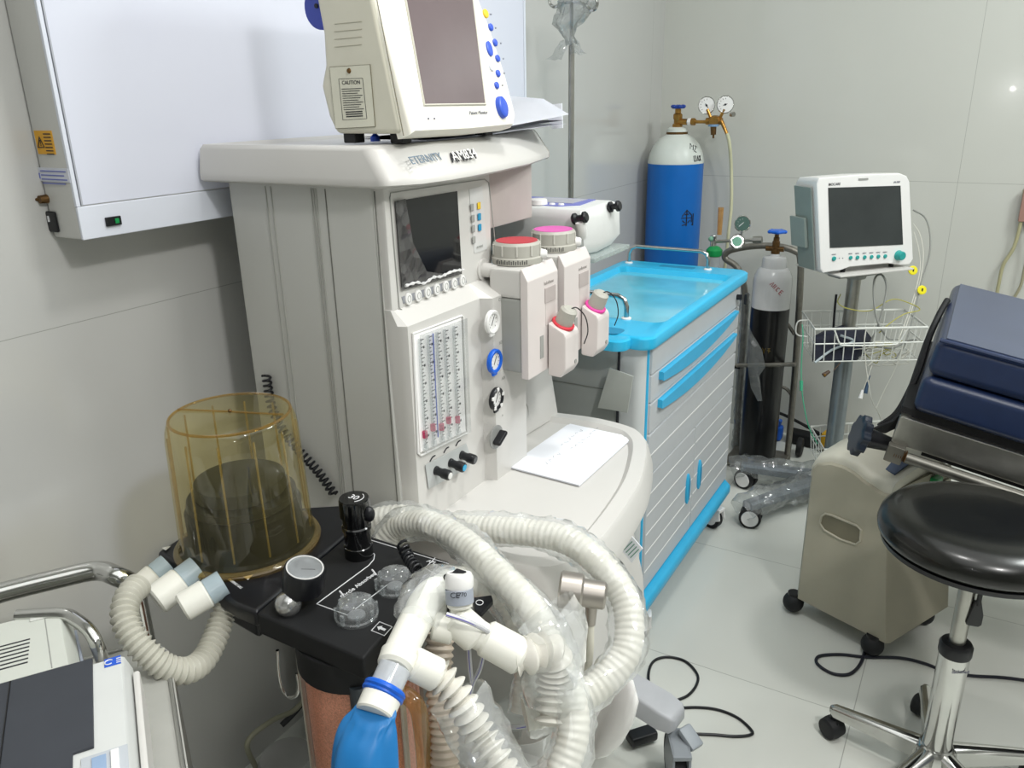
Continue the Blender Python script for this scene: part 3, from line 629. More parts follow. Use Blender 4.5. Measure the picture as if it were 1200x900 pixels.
for (x,y,r,mm,sy) in ((569,16,.0075,YEL,1),(575,32,.0065,BTN,1),(580,50,.0065,BTN,1),(573.5,57,.0085,BTN,1.5),(583,68.5,.0062,BTN,1),(583.5,86,.0062,BTN,1),(582,100,.0062,BTN,1),(576,78,.0075,mat('button_ring','#dfe3ee',.3),1)):
    c=Mf(x,y,.001); u=V((0,1,0)); v=fn.cross(u)
    g=G(); g.loft([[c+fn*h+(u*math.cos(a)+v*math.sin(a)*sy)*r*s_ for a in [2*PI*i/20 for i in range(20)]] for h,s_ in ((-.001,1),(.0015,1),(.0028,.75))]); obj('button',g,mm,bz)
for (x,y) in ((574,17),(580,33),(586,51),(589,69),(590,86),(588,100)):
    g=G(); g.text('ALM' if y<20 else 'SET',Mf(x+1,y,.001),(0,1,0),(0,0,1),.004,.0002); obj('lettering',g,INK,bz)
c=Mf(587,126,.001); g=G(); u=V((0,1,0)); v=fn.cross(u); g.loft([[c+fn*h+(u*math.cos(a)+v*math.sin(a)*1.3)*.014*s_ for a in [2*PI*i/28 for i in range(28)]] for h,s_ in ((-.001,1.05),(.002,1.05),(.006,.98),(.009,.7))]); obj('trim_knob',g,BTN,bz)
g=G(); g.text('Patient Monitor',Mf(561,132,.001),(0,1,0),(0,0,1),.009,.0002); obj('lettering',g,INK,bz)
for x in (502,509): g=G(); g.disc(Mf(x,139,.0005),fn,.0016,.001,10); obj('indicator',g,INK,bz)
# side hatch with caution text
h=[Yp(*p,Y0) for p in ((387,79),(434,76),(440,148),(394,150.5))]; dn=V((0,-1,0))
g=G(); g.prism(h,dn*.0015); hp=obj('battery_hatch',g,mat('hatch_cream','#dedccb',.5),hs)
g=G(); g.tube([p+dn*.0005 for p in h],.0012,5,1,closed=True); obj('hatch_gap',g,mat('gap_brown','#77725f',.6),hp)
c=Yp(409,83,Y0-.0015); g=G(); g.lathe([(.004,0),(.003,.002)],c,(0,-1,0),14); obj('hatch_screw',g,BRD,hp)
l=[Yp(*p,Y0-.0015) for p in ((397,92.5),(425,91.5),(430,139),(402,140.5))]
g=G(); g.tube([p+dn*.0002 for p in l],.0004,4,1,closed=True)
def lp(u,v): return l[0].lerp(l[1],u).lerp(l[3].lerp(l[2],u),v)+dn*.0002
ur=(l[1]-l[0]).normalized(); uu=(l[0]-l[3]).normalized()
g.text('CAUTION',lp(.5,.10),ur,uu,.008,.0002)
for k in range(13):
    v=.24+k*.056; e=.92-.18*((k*7)%3)/2; z_=k>=10
    a=lp(.08 if not z_ else .15,v); b=lp(e if not z_ else .85,v); g.prism([a,b,b-uu*(.0016 if z_ else .0009),a-uu*(.0016 if z_ else .0009)],dn*.0002)
obj('caution_text',g,DINK,hp)
g=G(); a=Yp(441,-4,Y0-.0003); b=Yp(473,159,Y0-.0003); g.tube([a,b],.0008,5,1); obj('case_seam',g,mat('gap_brown','#77725f',.6),hs)
for k in range(4):
    a=Yp(392,28+k*9,Y0-.0003); b=Yp(424,25+k*9,Y0-.0003); g=G(); g.tube([a,b],.0006,5,1); obj('vent_slot',g,mat('vent_faint','#bdb9a8',.6),hs)
for (x,y) in ((-.885,1.02),(-.80,1.03),(-.885,1.27),(-.80,1.27)): g=G(); g.bb(x-.012,x+.012,y-.012,y+.012,1.3595,1.375,.002); obj('foot',g,RUB,t)
# blue disc handle behind the monitor
c=Yp(377,8,1.06); g=G(); g.lathe([(.030,-.006),(.034,-.003),(.034,.003),(.030,.006)],c+V((-.0,0,0)),(0,-1,0),32); k1=obj('pole_clamp_knob',g,mat('clamp_blue','#3c4db3',.4),hs)
g=G(); g.disc(Yp(371,7,1.053),(0,-1,0),.0035,.002,12); obj('knob_screw',g,DINK,k1)
# little blue cap on the tray
c=Zp(443,166,1.358); g=G(); g.lathe([(.008,0),(.008,.008),(.006,.009),(.003,.012),(.002,.016)],c+V((-.012,.008,.0)),(0,0,1),20); tag(obj('blue_stopper',g,mat('cap_blue','#2450d0',.4)),'small bright blue cap standing on the near edge of the machine top','stopper')
# stack of papers at the far end of the tray
def sheet(rows,th=.0012):
    g=G(); n=len(rows[0]); t_=bmesh.new()
    R=[[t_.verts.new(p) for p in r] for r in rows]
    for a,b in zip(R,R[1:]):
        for i in range(n-1): t_.faces.new((a[i],a[i+1],b[i+1],b[i]))
    bmesh.ops.solidify(t_,geom=t_.faces[:],thickness=th); g._merge(t_); return g
rows=[]
for i in range(13):
    u=i/12; y=1.07+u*.53
    z=1.364+.004+.030*max(0,u-.35)
    cz=lambda q: min(q,1.3705) if y<1.318 else min(q,1.3705+(y-1.318)*.6)
    rows.append([V((-.80-.012*u+ .02*math.sin(u*2),y,cz(z))),V((-.86,y+.01,cz(z+.012+.02*u))),V((-.98,y+.02,cz(z+.02+.022*u)))])
tp=sheet(rows); sp=obj('paper_sheet',tp,PAP); tag(sp,'curled white paper sheet lying beside the cream monitor on the tray','paper')
e=[Yp(x,y,1.62) for x,y in ((632,124),(659,121),(660,150),(648,151),(643,140))]
g=G(); g.prism(e,(0,-.003,0)); obj('curled_corner',g,PAP,sp)
g=G(); rows=[]
for i in range(9):
    u=i/8; y=1.10+u*.49; rows.append([V((-.798,y,1.3635+.016*max(0,u-.2))),V((-.95,y,1.3635+.016*max(0,u-.2)))])
fo_=sheet(rows,.003); tag(obj('folder',fo_,mat('folder_dark','#2c2c33',.5)),'dark folder beneath the curled white sheet on the tray','folder')
rows=[[V((p[0].x+.004,p[0].y,1.3605+.012*max(0,i/8-.3))),V((-.95,p[0].y,1.3605+.012*max(0,i/8-.3)))] for i,p in enumerate(rows)]
tag(obj('paper_sheet',sheet(rows,.0015),PAP),'flat white paper sheet beneath the dark folder on the tray','paper')
# ------------------------------------------------------------------ absorber and bellows assembly
ZA=.76
t=thing('breathing_absorber','black carbon dioxide absorber block with amber bellows dome and pink granule canister','absorber',(-.75,.78,.5))
A=Zp(300,718,ZA); B=Zp(426,772,ZA); C=Zp(528,658,ZA); D=A+C-B
def ring4(z,d=0):
    c=(A+B+C+D)/4; return [V((p.x,p.y,z))+(V((c.x,c.y,z))-V((p.x,p.y,z))).normalized()*d for p in (A,B,C,D)]
g=G(); g.prism(ring4(ZA-.036),(0,0,.036),.005,3); ab=obj('absorber_block',g,BLKM,t)
ex=(B-A).normalized(); ey=(C-B).normalized(); W_=(B-A).length; H_=(C-B).length
def T(u,v,o=.0004): return A+ex*W_*u+ey*H_*v+V((0,0,o))
def tz(x,y,o=.0004): return Zp(x,y,ZA)+V((0,0,o))
def line(pts,r=.0007,nm='print_line'):
    g=G(); g.tube([tz(*p) for p in pts],r,5,1); obj(nm,g,WINK,ab)
line([(371,708),(432,663),(438,656),(439,650),(434,646)])
line([(371,708),(407,721)]); line([(407,721),(456,684)]) ; line([(434,633),(526,661)]); line([(526,661),(512,675)])
line([(498,666),(510,654)]); line([(498,666),(512,674)])
for p,q in (((398,693),(403,699)),((436,668),(441,674))): line([p,q],.0013)
g=G(); c=tz(418,684); g.text('Circle Absorber',tz(420,686),tz(436,671)-tz(401,696),(-.3,.6,0),.0108,.0003); obj('lettering',g,WINK,ab)
for (x,y,w_,h_) in ((447.5,737,.022,.022),):
    c=tz(x,y); g=G(); g.tube([c+ex*.011+ey*.010,c-ex*.011+ey*.010,c-ex*.011-ey*.010,c+ex*.011-ey*.010],.0007,5,1,closed=True); obj('print_frame',g,WINK,ab)
    g=G(); g.prism([c+ex*.006-ey*.002,c-ex*.002-ey*.002,c-ex*.002-ey*.005,c-ex*.008,c-ex*.002+ey*.005,c-ex*.002+ey*.002,c+ex*.006+ey*.002],(0,0,.0003)); obj('arrow_print',g,WINK,ab)
c=tz(506,659); g=G(); g.text('APL',c,ex,ey,.010,.0003); obj('lettering',g,WINK,ab)
# right lower socket of the block (front-right) and post
g=G(); q=(B+C)/2; g.cyl(V((q.x-.02,q.y-.0,ZA-.085)),V((q.x-.02,q.y,ZA-.03)),.028,n=24); obj('valve_socket',g,BLKM,ab)
g=G(); m_=(A+B+C+D)/4; g.bb(m_.x-.20,m_.x-.14,m_.y+.03,.9835,.690,.7305,.004); obj('support_arm',g,BLKM,t)
# unidirectional valve domes
for i,(x,y,r) in enumerate(((418,722,.030),(463,688,.029))):
    c=Zp(x,y,ZA)+V((0,0,0)); g=G(); g.lathe([(r,0),(r,.004),(r*.93,.006),(r*.9,.016),(r*.74,.024),(r*.4,.027),(.001,.027)],c,(0,0,1),32); vd=obj('valve_dome',g,CLR,ab)
    g=G()
    for k in range(8):
        a=2*PI*k/8; d=V((math.cos(a),math.sin(a),0)); g.box(c+d*r*.93+V((0,0,.010)),(.004,.006,.016),.001,M=Matrix.Rotation(a,4,'Z'))
    obj('dome_rib',g,CLR,vd)
    g=G(); g.lathe([(r*.4,0),(r*.4,.003),(r*.2,.004)],c+V((0,0,.0)),(0,0,1),24); obj('valve_disc',g,mat('valve_dark','#77797b',.3),vd)
    for k in range(6):
        a=2*PI*k/6; d=V((math.cos(a),math.sin(a),0)); g=G(); g.ball(c+d*r*.42+V((0,0,.021)),.0022,6); obj('dome_stud',g,CHR,vd)
# APL valve: black tall knob
c=Zp(421,650,ZA); g=G(); g.lathe([(.022,0),(.022,.018),(.0205,.019),(.0205,.045),(.0225,.047),(.0225,.052),(.0205,.054),(.0205,.068),(.0235,.070),(.0235,.096),(.022,.099),(.0,.0992)],c,(0,0,1),32); av=obj('relief_valve',g,BLKG,ab)
g=G(); g.text('30',c+V((0,0,.0995)),(1,0,0),(0,1,0),.017,.0002); g.tube([c+V((.015*math.cos(a),.015*math.sin(a),.0996)) for a in [x_*.2 for x_ in range(-4,7)]],.0006,5,1); obj('lettering',g,WINK,av)
g=G(); g.ball(c+V((.024,.004,.075)),.009,8,(1,1,1.4)); obj('valve_lug',g,BLK,av)
# tilted pressure gauge
c=Zp(339,716,ZA); g=G(); g.ball(c+V((0,0,.012)),.0185,14,(1,1,1)); obj('gauge_swivel',g,mat('satin_ball','#b9b9b8',.22,.85),ab)
ax=(V((0,0,1))+R0*.22-V((R2.x,R2.y,0))*.10).normalized(); dg=(c-CAM).dot(R2)-.005; gc=Dp(357,668,dg)-ax*.032
g=G(); g.lathe([(.027,0),(.0285,.003),(.0285,.034),(.027,.037),(.025,.036),(.025,.032)],gc,ax,40,cap=False); g.disc(gc,ax,.0275,.003); pg=obj('pressure_gauge',g,BLK,ab)
g=G(); g.disc(gc+ax*.031,ax,.0245,.001,32); pf=obj('gauge_face',g,mat('face_grey','#a7a6a6',.35),pg)
g=G(); g.lathe([(.0255,0),(.0255,.004),(.0235,.004),(.0235,0)],gc+ax*.033,ax,32); obj('bezel_ring',g,mat('ring_white','#c9c9c7',.3),pg)
uu=V((1,0,0)); uu=(uu-ax*uu.dot(ax)).normalized(); vv=ax.cross(uu); g=G()
for k in range(14):
    a=PI*1.25-k*PI*1.5/13; d=uu*math.cos(a)+vv*math.sin(a); g.tube([gc+ax*.0322+d*.014,gc+ax*.0322+d*.021],.0009,4,1)
g.tube([gc+ax*.0328-uu*.004-vv*.003,gc+ax*.0328+uu*.010+vv*.010],.0009,5,1); obj('gauge_print',g,DINK,pf)
g=G(); g.disc(gc+ax*.036,ax,.024,.0008,32); obj('gauge_glass',g,thin('gauge_glass','#f0f2f4',.05,.04,'#ffffff',.5),pg)
# bellows carrier plate
bc=V((-.942,.754,ZA)); ANG=math.atan2(ex.y,ex.x)
P1=[Zp(*p,ZA) for p in ((183,645),(210,628),(300,596),(400,590),(420,612),(300,716),(275,706))]
g=G(); g.prism([V((p.x,p.y,ZA-.030)) for p in P1],(0,0,.028),.007,3); cp=obj('bellows_carrier',g,BLK,t)
P2=[Zp(*p,ZA-.03) for p in ((265,700),(300,720),(330,690),(300,680))]
g=G(); g.prism([V((p.x,p.y,ZA-.075)) for p in P2],(0,0,.05),.008,3); obj('carrier_block',g,BLK,cp)
for (x,y) in ((291,676),(195,642)):
    c=Zp(x,y,ZA); g=G(); g.prism([c+V((-.006,-.004,0)),c+V((.006,-.006,0)),c+V((.002,.007,0))],(0,0,.0006)); obj('arrow_print',g,WINK,cp)
g=G(); g.text('DRIVING GAS',Zp(281,686,ZA)+V((-.01,0,0)),(.9,-.2,0),(.2,.9,0),.006,.0002); obj('lettering',g,WINK,cp)
# dome
R=.101
g=G(); g.lathe([(R+.010,0),(R+.010,.006),(R+.004,.008),(R+.004,.014),(R+.001,.018),(R-.004,.19),(R-.006,.205),(R-.010,.217),(R-.016,.222),(0,.2225)],bc,(0,0,1),72,cap=False); dm=obj('bellows_dome',g,AMB,t,sharp=60)
g=G(); g.lathe([(R+.011,-.002),(R+.012,.003),(R+.009,.006),(R+.003,.008),(R+.001,.005)],bc,(0,0,1),72,cap=False); rm=obj('dome_flange',g,AMBR,dm)
g=G(); g.tube([bc+V(((R-.013)*math.cos(a),(R-.013)*math.sin(a),.2205)) for a in [2*PI*k/60 for k in range(60)]],.0022,8,1,closed=True); obj('dome_edge',g,AMBR,dm)
for k in range(12):
    a=2*PI*k/12+.12; d=V((math.cos(a),math.sin(a),0)); g=G(); g.tube([bc+d*(R-.002)+V((0,0,.02)),bc+d*(R-.007)+V((0,0,.205))],.0016,6,1); obj('dome_rib',g,thin('amber_rib','#e4d28e',.16,.05,'#e0cd80',.45),dm)
g=G(); g.tube([bc+V((-.08,-.03,.2235)),bc+V((.0,0.0,.224)),bc+V((.08,.03,.2235))],.0015,6,1); obj('dome_seam',g,AMBR,dm)
g=G(); g.ball(bc+V((0,0,.225)),.003,8); obj('dome_pip',g,BRD,dm)
# collapsed rubber bellows
pr=[(.075,0)]
for k in range(8): pr+=[(.088,.004+k*.0085),(.074,.008+k*.0085)]
pr+=[(.084,.074),(.082,.084),(.05,.090),(0,.090)]
g=G(); g.lathe(pr,bc+V((0,0,.004)),(0,0,1),64); be=obj('bellows',g,mat('bellows_rubber','#121311',.4,var=.2),t)
g=G(); g.lathe([(.070,0),(.068,.020),(.03,.026),(0,.026)],bc+V((0,0,.094)),(0,0,1),48); obj('bellows_top',g,mat('bellows_olive','#1c1d15',.45,var=.2),be)
# canister underneath
cc=V(((A.x+B.x+C.x+D.x)/4+.025,(A.y+B.y+C.y+D.y)/4-.035,0))
q=Yp(430,850,cc.y)
g=G(); g.lathe([(.088,0),(.088,.045),(.07,.05)],V((cc.x,cc.y,ZA-.082)),(0,0,1),48); obj('canister_lid',g,BLKM,t)
g=G(); g.lathe([(.078,0),(.080,.01),(.080,.235),(.078,.24)],V((cc.x,cc.y,ZA-.322)),(0,0,1),56); cn=obj('canister',g,LIME,t)
g=G(); g.lathe([(.086,0),(.086,.25)],V((cc.x,cc.y,ZA-.328)),(0,0,1),56,cap=False); obj('canister_wall',g,thin('canister_clear','#f3ddd2',.06,.05,'#e8b8a0',.3),cn)
for a in (-2.6,-.2): 
    d=V((math.cos(a),math.sin(a),0)); g=G(); g.tube([V((cc.x,cc.y,0))+d*.088+V((0,0,ZA-.325)),V((cc.x,cc.y,0))+d*.088+V((0,0,ZA-.082))],.0045,8,1); obj('canister_bar',g,mat('bar_pale','#b9b5a8',.4),cn)
# handle of canister (amber acrylic) on the right
g=G()
h0=V((cc.x,cc.y,0))+V((.075,-.02,0))
g.tube([h0+V((0,0,ZA-.10)),h0+V((.035,.0,ZA-.11)),h0+V((.044,0,ZA-.15)),h0+V((.044,0,ZA-.24)),h0+V((.03,0,ZA-.29)),h0+V((0,0,ZA-.30))],.012,10,6); obj('canister_handle',g,CLRA,cn)
g=G(); q=Yp(497,800,.60); 
g.lathe([(.075,0),(.075,.02),(.06,.03)],V((cc.x,cc.y,ZA-.345)),(0,0,1),40); obj('canister_base',g,BLKM,t)
# hook
h=[Yp(*p,.70) for p in ((325,762),(326,785),(330,806),(338,817),(347,815),(350,804),(348,789))]
g=G(); g.tube(h,.0028,10,6); obj('bag_hook',g,CHR,t)
# port with latch between canister and hoses
g=G(); q=Zp(421,815,ZA-.09); g.cyl(q+V((0,0,-.03)),q+V((0,0,.02)),.013,n=20); obj('drain_port',g,mat('port_dark','#3a4148',.4),t)
# black coiled sensor cable
obj('coiled_cable',coil([Zp(471,637,ZA+.03),Zp(478,652,ZA+.02),Zp(489,668,ZA+.02),Zp(497,681,ZA+.01)],.008,.009,.0022),BLK,t)
# ---------------- left ventilator ports with white connectors and hose
def seg_conn(name,pts_r,m,parent=None,label=None,cat=None):
    g=G()
    for a,b,r,r2 in pts_r: g.cyl(a,b,r,r2,28,.002)
    o=obj(name,g,m,parent)
    if label: tag(o,label,cat)
    return o
tc_=thing('tee_connector','white double-barrel hose connectors plugged into the bellows plate above the short hose','connector',Zp(200,690,.73))
for (p0,p1,r) in (((197,661,.757),(158,693,.735),.018),((232,667,.762),(182,704,.74),.022),((262,683,.768),(213,713,.75),.020)):
    a=Zp(*p0); b=Zp(*p1)
    g=G(); m_=a.lerp(b,.38); g.lathe([(r*.80,0),(r,0),(r,(m_-a).length),(r*.80,(m_-a).length)],a,(m_-a),28); obj('port_sleeve',g,TRNB,tc_)
    g=G(); g.cyl(m_,b,r*1.08,r*1.06,28,.003); obj('connector_barrel',g,HOSW,tc_)
hp_=[Dp(162,686,1.115),Dp(150,700,1.09),Dp(146,722,1.07),Dp(155,745,1.06),Dp(172,765,1.06),Dp(194,782,1.07),Dp(218,786,1.09),Dp(238,774,1.12),Dp(252,748,1.15),Dp(260,724,1.17),Dp(268,704,1.18)]
hs_=obj('ventilator_hose',corr(hp_,.0165,.0022,.0085,20),HOSC); tag(hs_,'short ridged translucent hose looping under the bellows plate','hose')
# ---------------- patient connectors at the front
tcn=thing('breathing_connector','white breathing circuit connector with blue band joining the absorber and the blue bag','connector',Dp(470,760,.80))
KS=1.2; G.K=KS
def dl(x,y,d): return Dp(x,y,d*KS)
g=G(); a=dl(490,722,.84); b=dl(466,770,.80); g.cyl(a,b,.0178,.0168,32,.003); g.cyl(dl(470,765,.805),dl(462,784,.79),.0200,.0188,32,.004); obj('elbow_barrel',g,HOSW,tcn)
g=G(); g.cyl(dl(463,782,.79),dl(449,812,.775),.0165,.016,28); obj('clear_sleeve',g,thin('sleeve_milky','#e9ecee',.6,.1,'#e6eaee',.3),tcn)
g=G()
for k in range(2):
    c=dl(451-k*2.5,808+k*5,.775); d=(dl(449,812,.775)-dl(463,782,.79)).normalized(); F=frames([c,c+d*.01])[0]; g.tube([c+(F[0]*math.cos(x_)+F[1]*math.sin(x_))*.0185*KS for x_ in [2*PI*i/28 for i in range(28)]],.0032,8,1,closed=True)
obj('blue_band',g,BRNG,tcn)
g=G(); g.cyl(dl(449,813,.775),dl(438,838,.76),.0195,.019,32,.002); obj('bag_neck',g,HOSW,tcn)
g=G(); g.cyl(dl(482,776,.80),dl(514,792,.81),.0165,.017,28,.004); obj('side_barrel',g,HOSW,tcn)
# blue breathing bag
bp0=[(441,830,.0205,.76),(438,838,.0205,.757),(434,845,.0215,.755),(430,854,.0245,.752),(427,866,.0275,.75),(425,882,.0295,.748),(424,905,.031,.746),(424,935,.031,.745),(427,970,.025,.745),(430,990,.012,.748)]
loops=[]; 
for i,(x,y,r,d) in enumerate(bp0):
    c=dl(x,y,d); l=[]
    for k in range(40):
        a=2*PI*k/40; f=1+(.10*math.cos(3*a+1.0)+.06*math.cos(5*a))*min(1,i/3)+ (.05*math.sin(11*a) if i<3 else 0)
        if i>=2: f-=.22*math.exp(-((a-4.9)/.22)**2)
        l.append(c+(R0*math.cos(a)+V((-R2.x,-R2.y,-.3)).normalized()*math.sin(a)*.85)*r*f*KS)
    loops.append(l)
g=G(); g.loft(loops); bgo=obj('breathing_bag',g,BAG,sharp=80); tag(bgo,'bright blue rubber breathing bag hanging from the white connector','breathing bag')
sb=bgo.modifiers.new('s','SUBSURF'); sb.levels=1; sb.render_levels=2
# Y piece with sensor
ty=thing('flow_sensor_tee','white tee connector with capped sensor sticking up beside the absorber','connector',dl(545,730,.85))
g=G(); g.cyl(dl(507,733,.85),dl(532,738,.85),.015,.016,28,.003); g.cyl(dl(530,722,.85),dl(560,748,.85),.0185,.0185,28,.004); g.cyl(dl(556,741,.85),dl(572,750,.85),.0155,.0155,28); g.cyl(dl(567,746,.85),dl(612,771,.85),.0195,.020,32,.004); obj('tee_body',g,HOSW,ty)
a=dl(540,733,.85); b=dl(539,703,.85); g=G(); g.cyl(a,b,.0105,.0105,24); g.cyl(dl(539,712,.845),dl(538,690,.845),.0135,.0135,24,.002); sc_=obj('sensor_body',g,HOSW,ty)
g=G(); g.cyl(dl(539,706,.843),dl(538,690,.843),.0148,.0148,28); obj('sensor_label',g,mat('label_blue_grey','#9aa0ab',.5),sc_)
g=G(); d_=dl(538,690,.845); up=(dl(538,668,.845)-d_).normalized(); g.lathe([(.0135,0),(.0152,.003),(.0152,.013),(.013,.017),(0,.017)],d_,up,24)
hx=obj('sensor_cap',g,WHT2,sc_)
g=G(); g.box(d_+up*.0195,(.015,.012,.005),.001); obj('cable_plug',g,BLK,hx)
g=G(); g.tube([d_+up*.021,d_+up*.016-R0*.018,dl(526,686,.85),dl(525,706,.85),dl(525,722,.86)],.0016,8); obj('sensor_cable',g,BLK,sc_)
g=G(); g.text('CE',dl(533,698,.8275),R0,up,.010,.0002); g.text('770',dl(542,697,.8275),R0,up,.007,.0002); obj('lettering',g,DINK,sc_)
g=G(); g.prism([dl(555,700,.93),dl(576,697,.95),dl(578,703,.95),dl(564,718,.93),dl(556,714,.93)],(0,0,-.008),.001); lv=obj('bag_vent_switch',g,BLK,t)
g=G(); c=dl(562,706,.925); g.tube([c+(R0*math.cos(a)+R1*math.sin(a)*.7)*.005 for a in [2*PI*i/14 for i in range(14)]],.0005,5,1,closed=True); obj('print_mark',g,WINK,lv)
# ---------------- wrapped corrugated hoses
def hose(name,pts,r,amp,pitch,m,label,wr=None,seed=1,wpts=None,fm=FILM):
    o=obj(name,corr(pts,r,amp,pitch,18),m); tag(o,label,'hose')
    if wr: obj('film_wrap',wrap(wpts or pts,wr,16,seed,.16,.010),fm,o)
    return o
G.K=1.0
pA=[Dp(400,642,1.40),Dp(425,616,1.40),Dp(470,606,1.38),Dp(530,618,1.34),Dp(600,622,1.29),Dp(660,632,1.25),Dp(702,660,1.21),Dp(733,705,1.18),Dp(735,760,1.15),Dp(705,800,1.13),Dp(660,826,1.11),Dp(615,838,1.10)]
hose('breathing_hose',pA,.0215,.0007,.010,HOSE,'long cream hose in clear film arching over the worktop edge and curling back below',.028,3)
pB=[Dp(448,640,1.34),Dp(468,618,1.33),Dp(502,614,1.28),Dp(542,634,1.22),Dp(582,670,1.16),Dp(625,715,1.11),Dp(650,765,1.08),Dp(668,815,1.05),Dp(672,860,1.03),Dp(655,915,1.01)]
hose('breathing_hose',pB,.0205,.0007,.010,HOSE,'film-wrapped hose sweeping diagonally down in front of the arching hose',.0275,5)
pC=[Dp(508,700,1.17),Dp(530,682,1.18),Dp(565,684,1.19),Dp(595,702,1.19),Dp(614,742,1.18),Dp(620,790,1.17),Dp(616,835,1.16)]
hose('breathing_hose',pC,.0215,.0007,.010,HOSE,'inner film-wrapped hose curving down into the clear cup',.0275,9)
G.K=KS
pD=[dl(512,790,.81),dl(528,806,.81),dl(545,830,.81),dl(562,860,.81),dl(585,895,.80),dl(605,935,.80)]
hose('breathing_hose',pD,.0135,.0045,.0125,mat('ridged_white','#dedbd2',.3),'coarsely ridged white hose running down from the side of the banded connector',.030,13,[dl(536,818,.81)]+pD[3:])
pE=[Dp(516,742,1.13),Dp(514,790,1.12),Dp(520,850,1.11),Dp(522,930,1.10)]
hose('breathing_hose',pE,.016,.0015,.010,mat('yellowed_hose','#cdbfae',.4,trans=.1),'yellowed ridged hose hanging straight down beside the pink canister')
pF=[dl(608,769,.85),dl(618,768,.85),dl(632,764,.86),dl(648,768,.87),dl(650,800,.88),dl(648,850,.87)]
hose('breathing_hose',pF,.0175,.0035,.012,mat('ridged_white','#dedbd2',.3),'short ridged elbow hose on the end of the sensor tee',.034,21,[dl(640,720,.87),dl(655,745,.87),dl(648,775,.87),dl(645,805,.87),dl(668,800,.88)])
# film bag clump on the elbow
bl=obj('film_wrap',wrap([dl(530,715,.90),dl(520,694,.885),dl(506,694,.87),dl(495,712,.85),dl(487,730,.84)],.026,16,31,.2,.008),FILM,tcn)
g=G(); g.tube([dl(536,726,.885),dl(527,704,.885),dl(512,694,.88),dl(498,706,.86),dl(490,726,.842)],.0175,20,6); obj('elbow_tube',g,HOSW,tcn)
# purple-lined thin sampling tube
for i,(pp_) in enumerate(([(523,720,.82),(545,727,.82),(563,735,.83),(575,742,.84)],[(549,757,.87),(551,785,.88),(553,800,.89)],[(567,765,.87),(562,785,.88),(554,802,.89),(548,830,.9)],[(588,850,.97),(610,852,.95),(640,842,.95),(658,826,.96)])):
    o=G(); o.tube([dl(*p) for p in pp_],.0026,8,6); oo=obj('sampling_tube',o,mat('clear_tubing','#dcdde0',.25,trans=.3))
    tag(oo,['thin clear tube with violet line lying over the sensor tee','thin clear tube hanging straight beneath the sensor tee','thin clear tube slanting down below the sensor tee','thin clear tube with violet line looping round the clear cup'][i],'tube')
    g=G(); g.tube([dl(*p)-R2*.0026 for p in pp_],.0007,5,6); obj('violet_line',g,mat('violet','#6a63b5',.4),oo)
# clear cup
G.K=1.0
c=Dp(612,858,1.16); g=G(); g.lathe([(.036,0),(.042,.004),(.047,.05),(.050,.055)],V((c.x,c.y,c.z-.03)),(0,0,1),36,cap=False); tag(obj('clear_cup',g,CLR),'clear plastic cup behind the hoses where the inner hose ends','cup')
# grey rounded foot at lower left and cables near the wall
c=Zp(335,885,.14); t=thing('foot_cover','pale grey rounded foot cover by the wall beneath the absorber','cover',(c.x,c.y,0))
g=G(); g.lathe([(.055,0),(.058,.02),(.058,.125),(.053,.138),(.035,.143),(0,.143)],(c.x,c.y,0),(0,0,1),40); obj('cover_shell',g,mat('foot_grey','#8f908e',.5),t)
g=G(); g.tube([Xp(300,900,-1.2),Xp(290,870,-1.2),Xp(318,845,-1.2),Xp(345,832,-1.2),Xp(362,812,-1.18),Xp(375,790,-1.15)],.006,10); tag(obj('gas_hose',g,mat('hose_olive','#9b9a86',.45)),'olive-grey hose rising along the wall behind the grey foot cover','hose')
g=G(); g.tube([Xp(330,850,-1.22),Xp(345,835,-1.21),Xp(360,815,-1.2),Xp(372,790,-1.18)],.007,10); tag(obj('power_cord',g,BLK),'black cord rising along the wall behind the grey foot cover','cord')
# ------------------------------------------------------------------ medical trolley
TX=-.635; TB=-.655; TY0=1.715; TY1=2.59; TL_=-1.068
t=thing('medical_trolley','grey medicine trolley with bright blue tray top, blue drawer grips and steel rails','trolley',((TX+TL_)/2,(TY0+TY1)/2,0))
def rrect(x0,x1,y0,y1,r,z,n=6):
    out=[]
    for cx_,cy_,a0_ in ((x1-r,y0+r,-PI/2),(x1-r,y1-r,0),(x0+r,y1-r,PI/2),(x0+r,y0+r,PI)):
        for k in range(n+1): a=a0_+PI/2*k/n; out.append(V((cx_+r*math.cos(a),cy_+r*math.sin(a),z)))
    return out
g=G(); r=.035
g.loft([rrect(TL_,TX,TY0,TY1,r,.853),rrect(TL_-.003,TX+.003,TY0-.003,TY1+.003,r,.860),rrect(TL_-.003,TX+.003,TY0-.003,TY1+.003,r,.880),rrect(TL_+.004,TX-.004,TY0+.004,TY1-.004,r,.886),rrect(TL_+.03,TX-.022,TY0+.135,TY1-.105,r,.886),rrect(TL_+.04,TX-.032,TY0+.145,TY1-.115,r,.870)]); tp_=obj('tray_top',g,BLU,t,sharp=50)
g=G(); g.loft([rrect(-.99,-.685,TY0-.045,TY0+.03,.03,.856),rrect(-.992,-.683,TY0-.047,TY0+.03,.03,.864),rrect(-.992,-.683,TY0-.047,TY0+.03,.03,.879),rrect(-.985,-.69,TY0-.04,TY0+.03,.028,.884)]); er=obj('push_handle',g,BLU,tp_,sharp=50)
g=G(); g.loft([rrect(-.96,-.715,TY0-.005,TY0+.05,.02,.8862),rrect(-.958,-.717,TY0-.003,TY0+.048,.02,.8866)]); obj('handle_slot',g,mat('blue_shadow','#178ab5',.4),er)
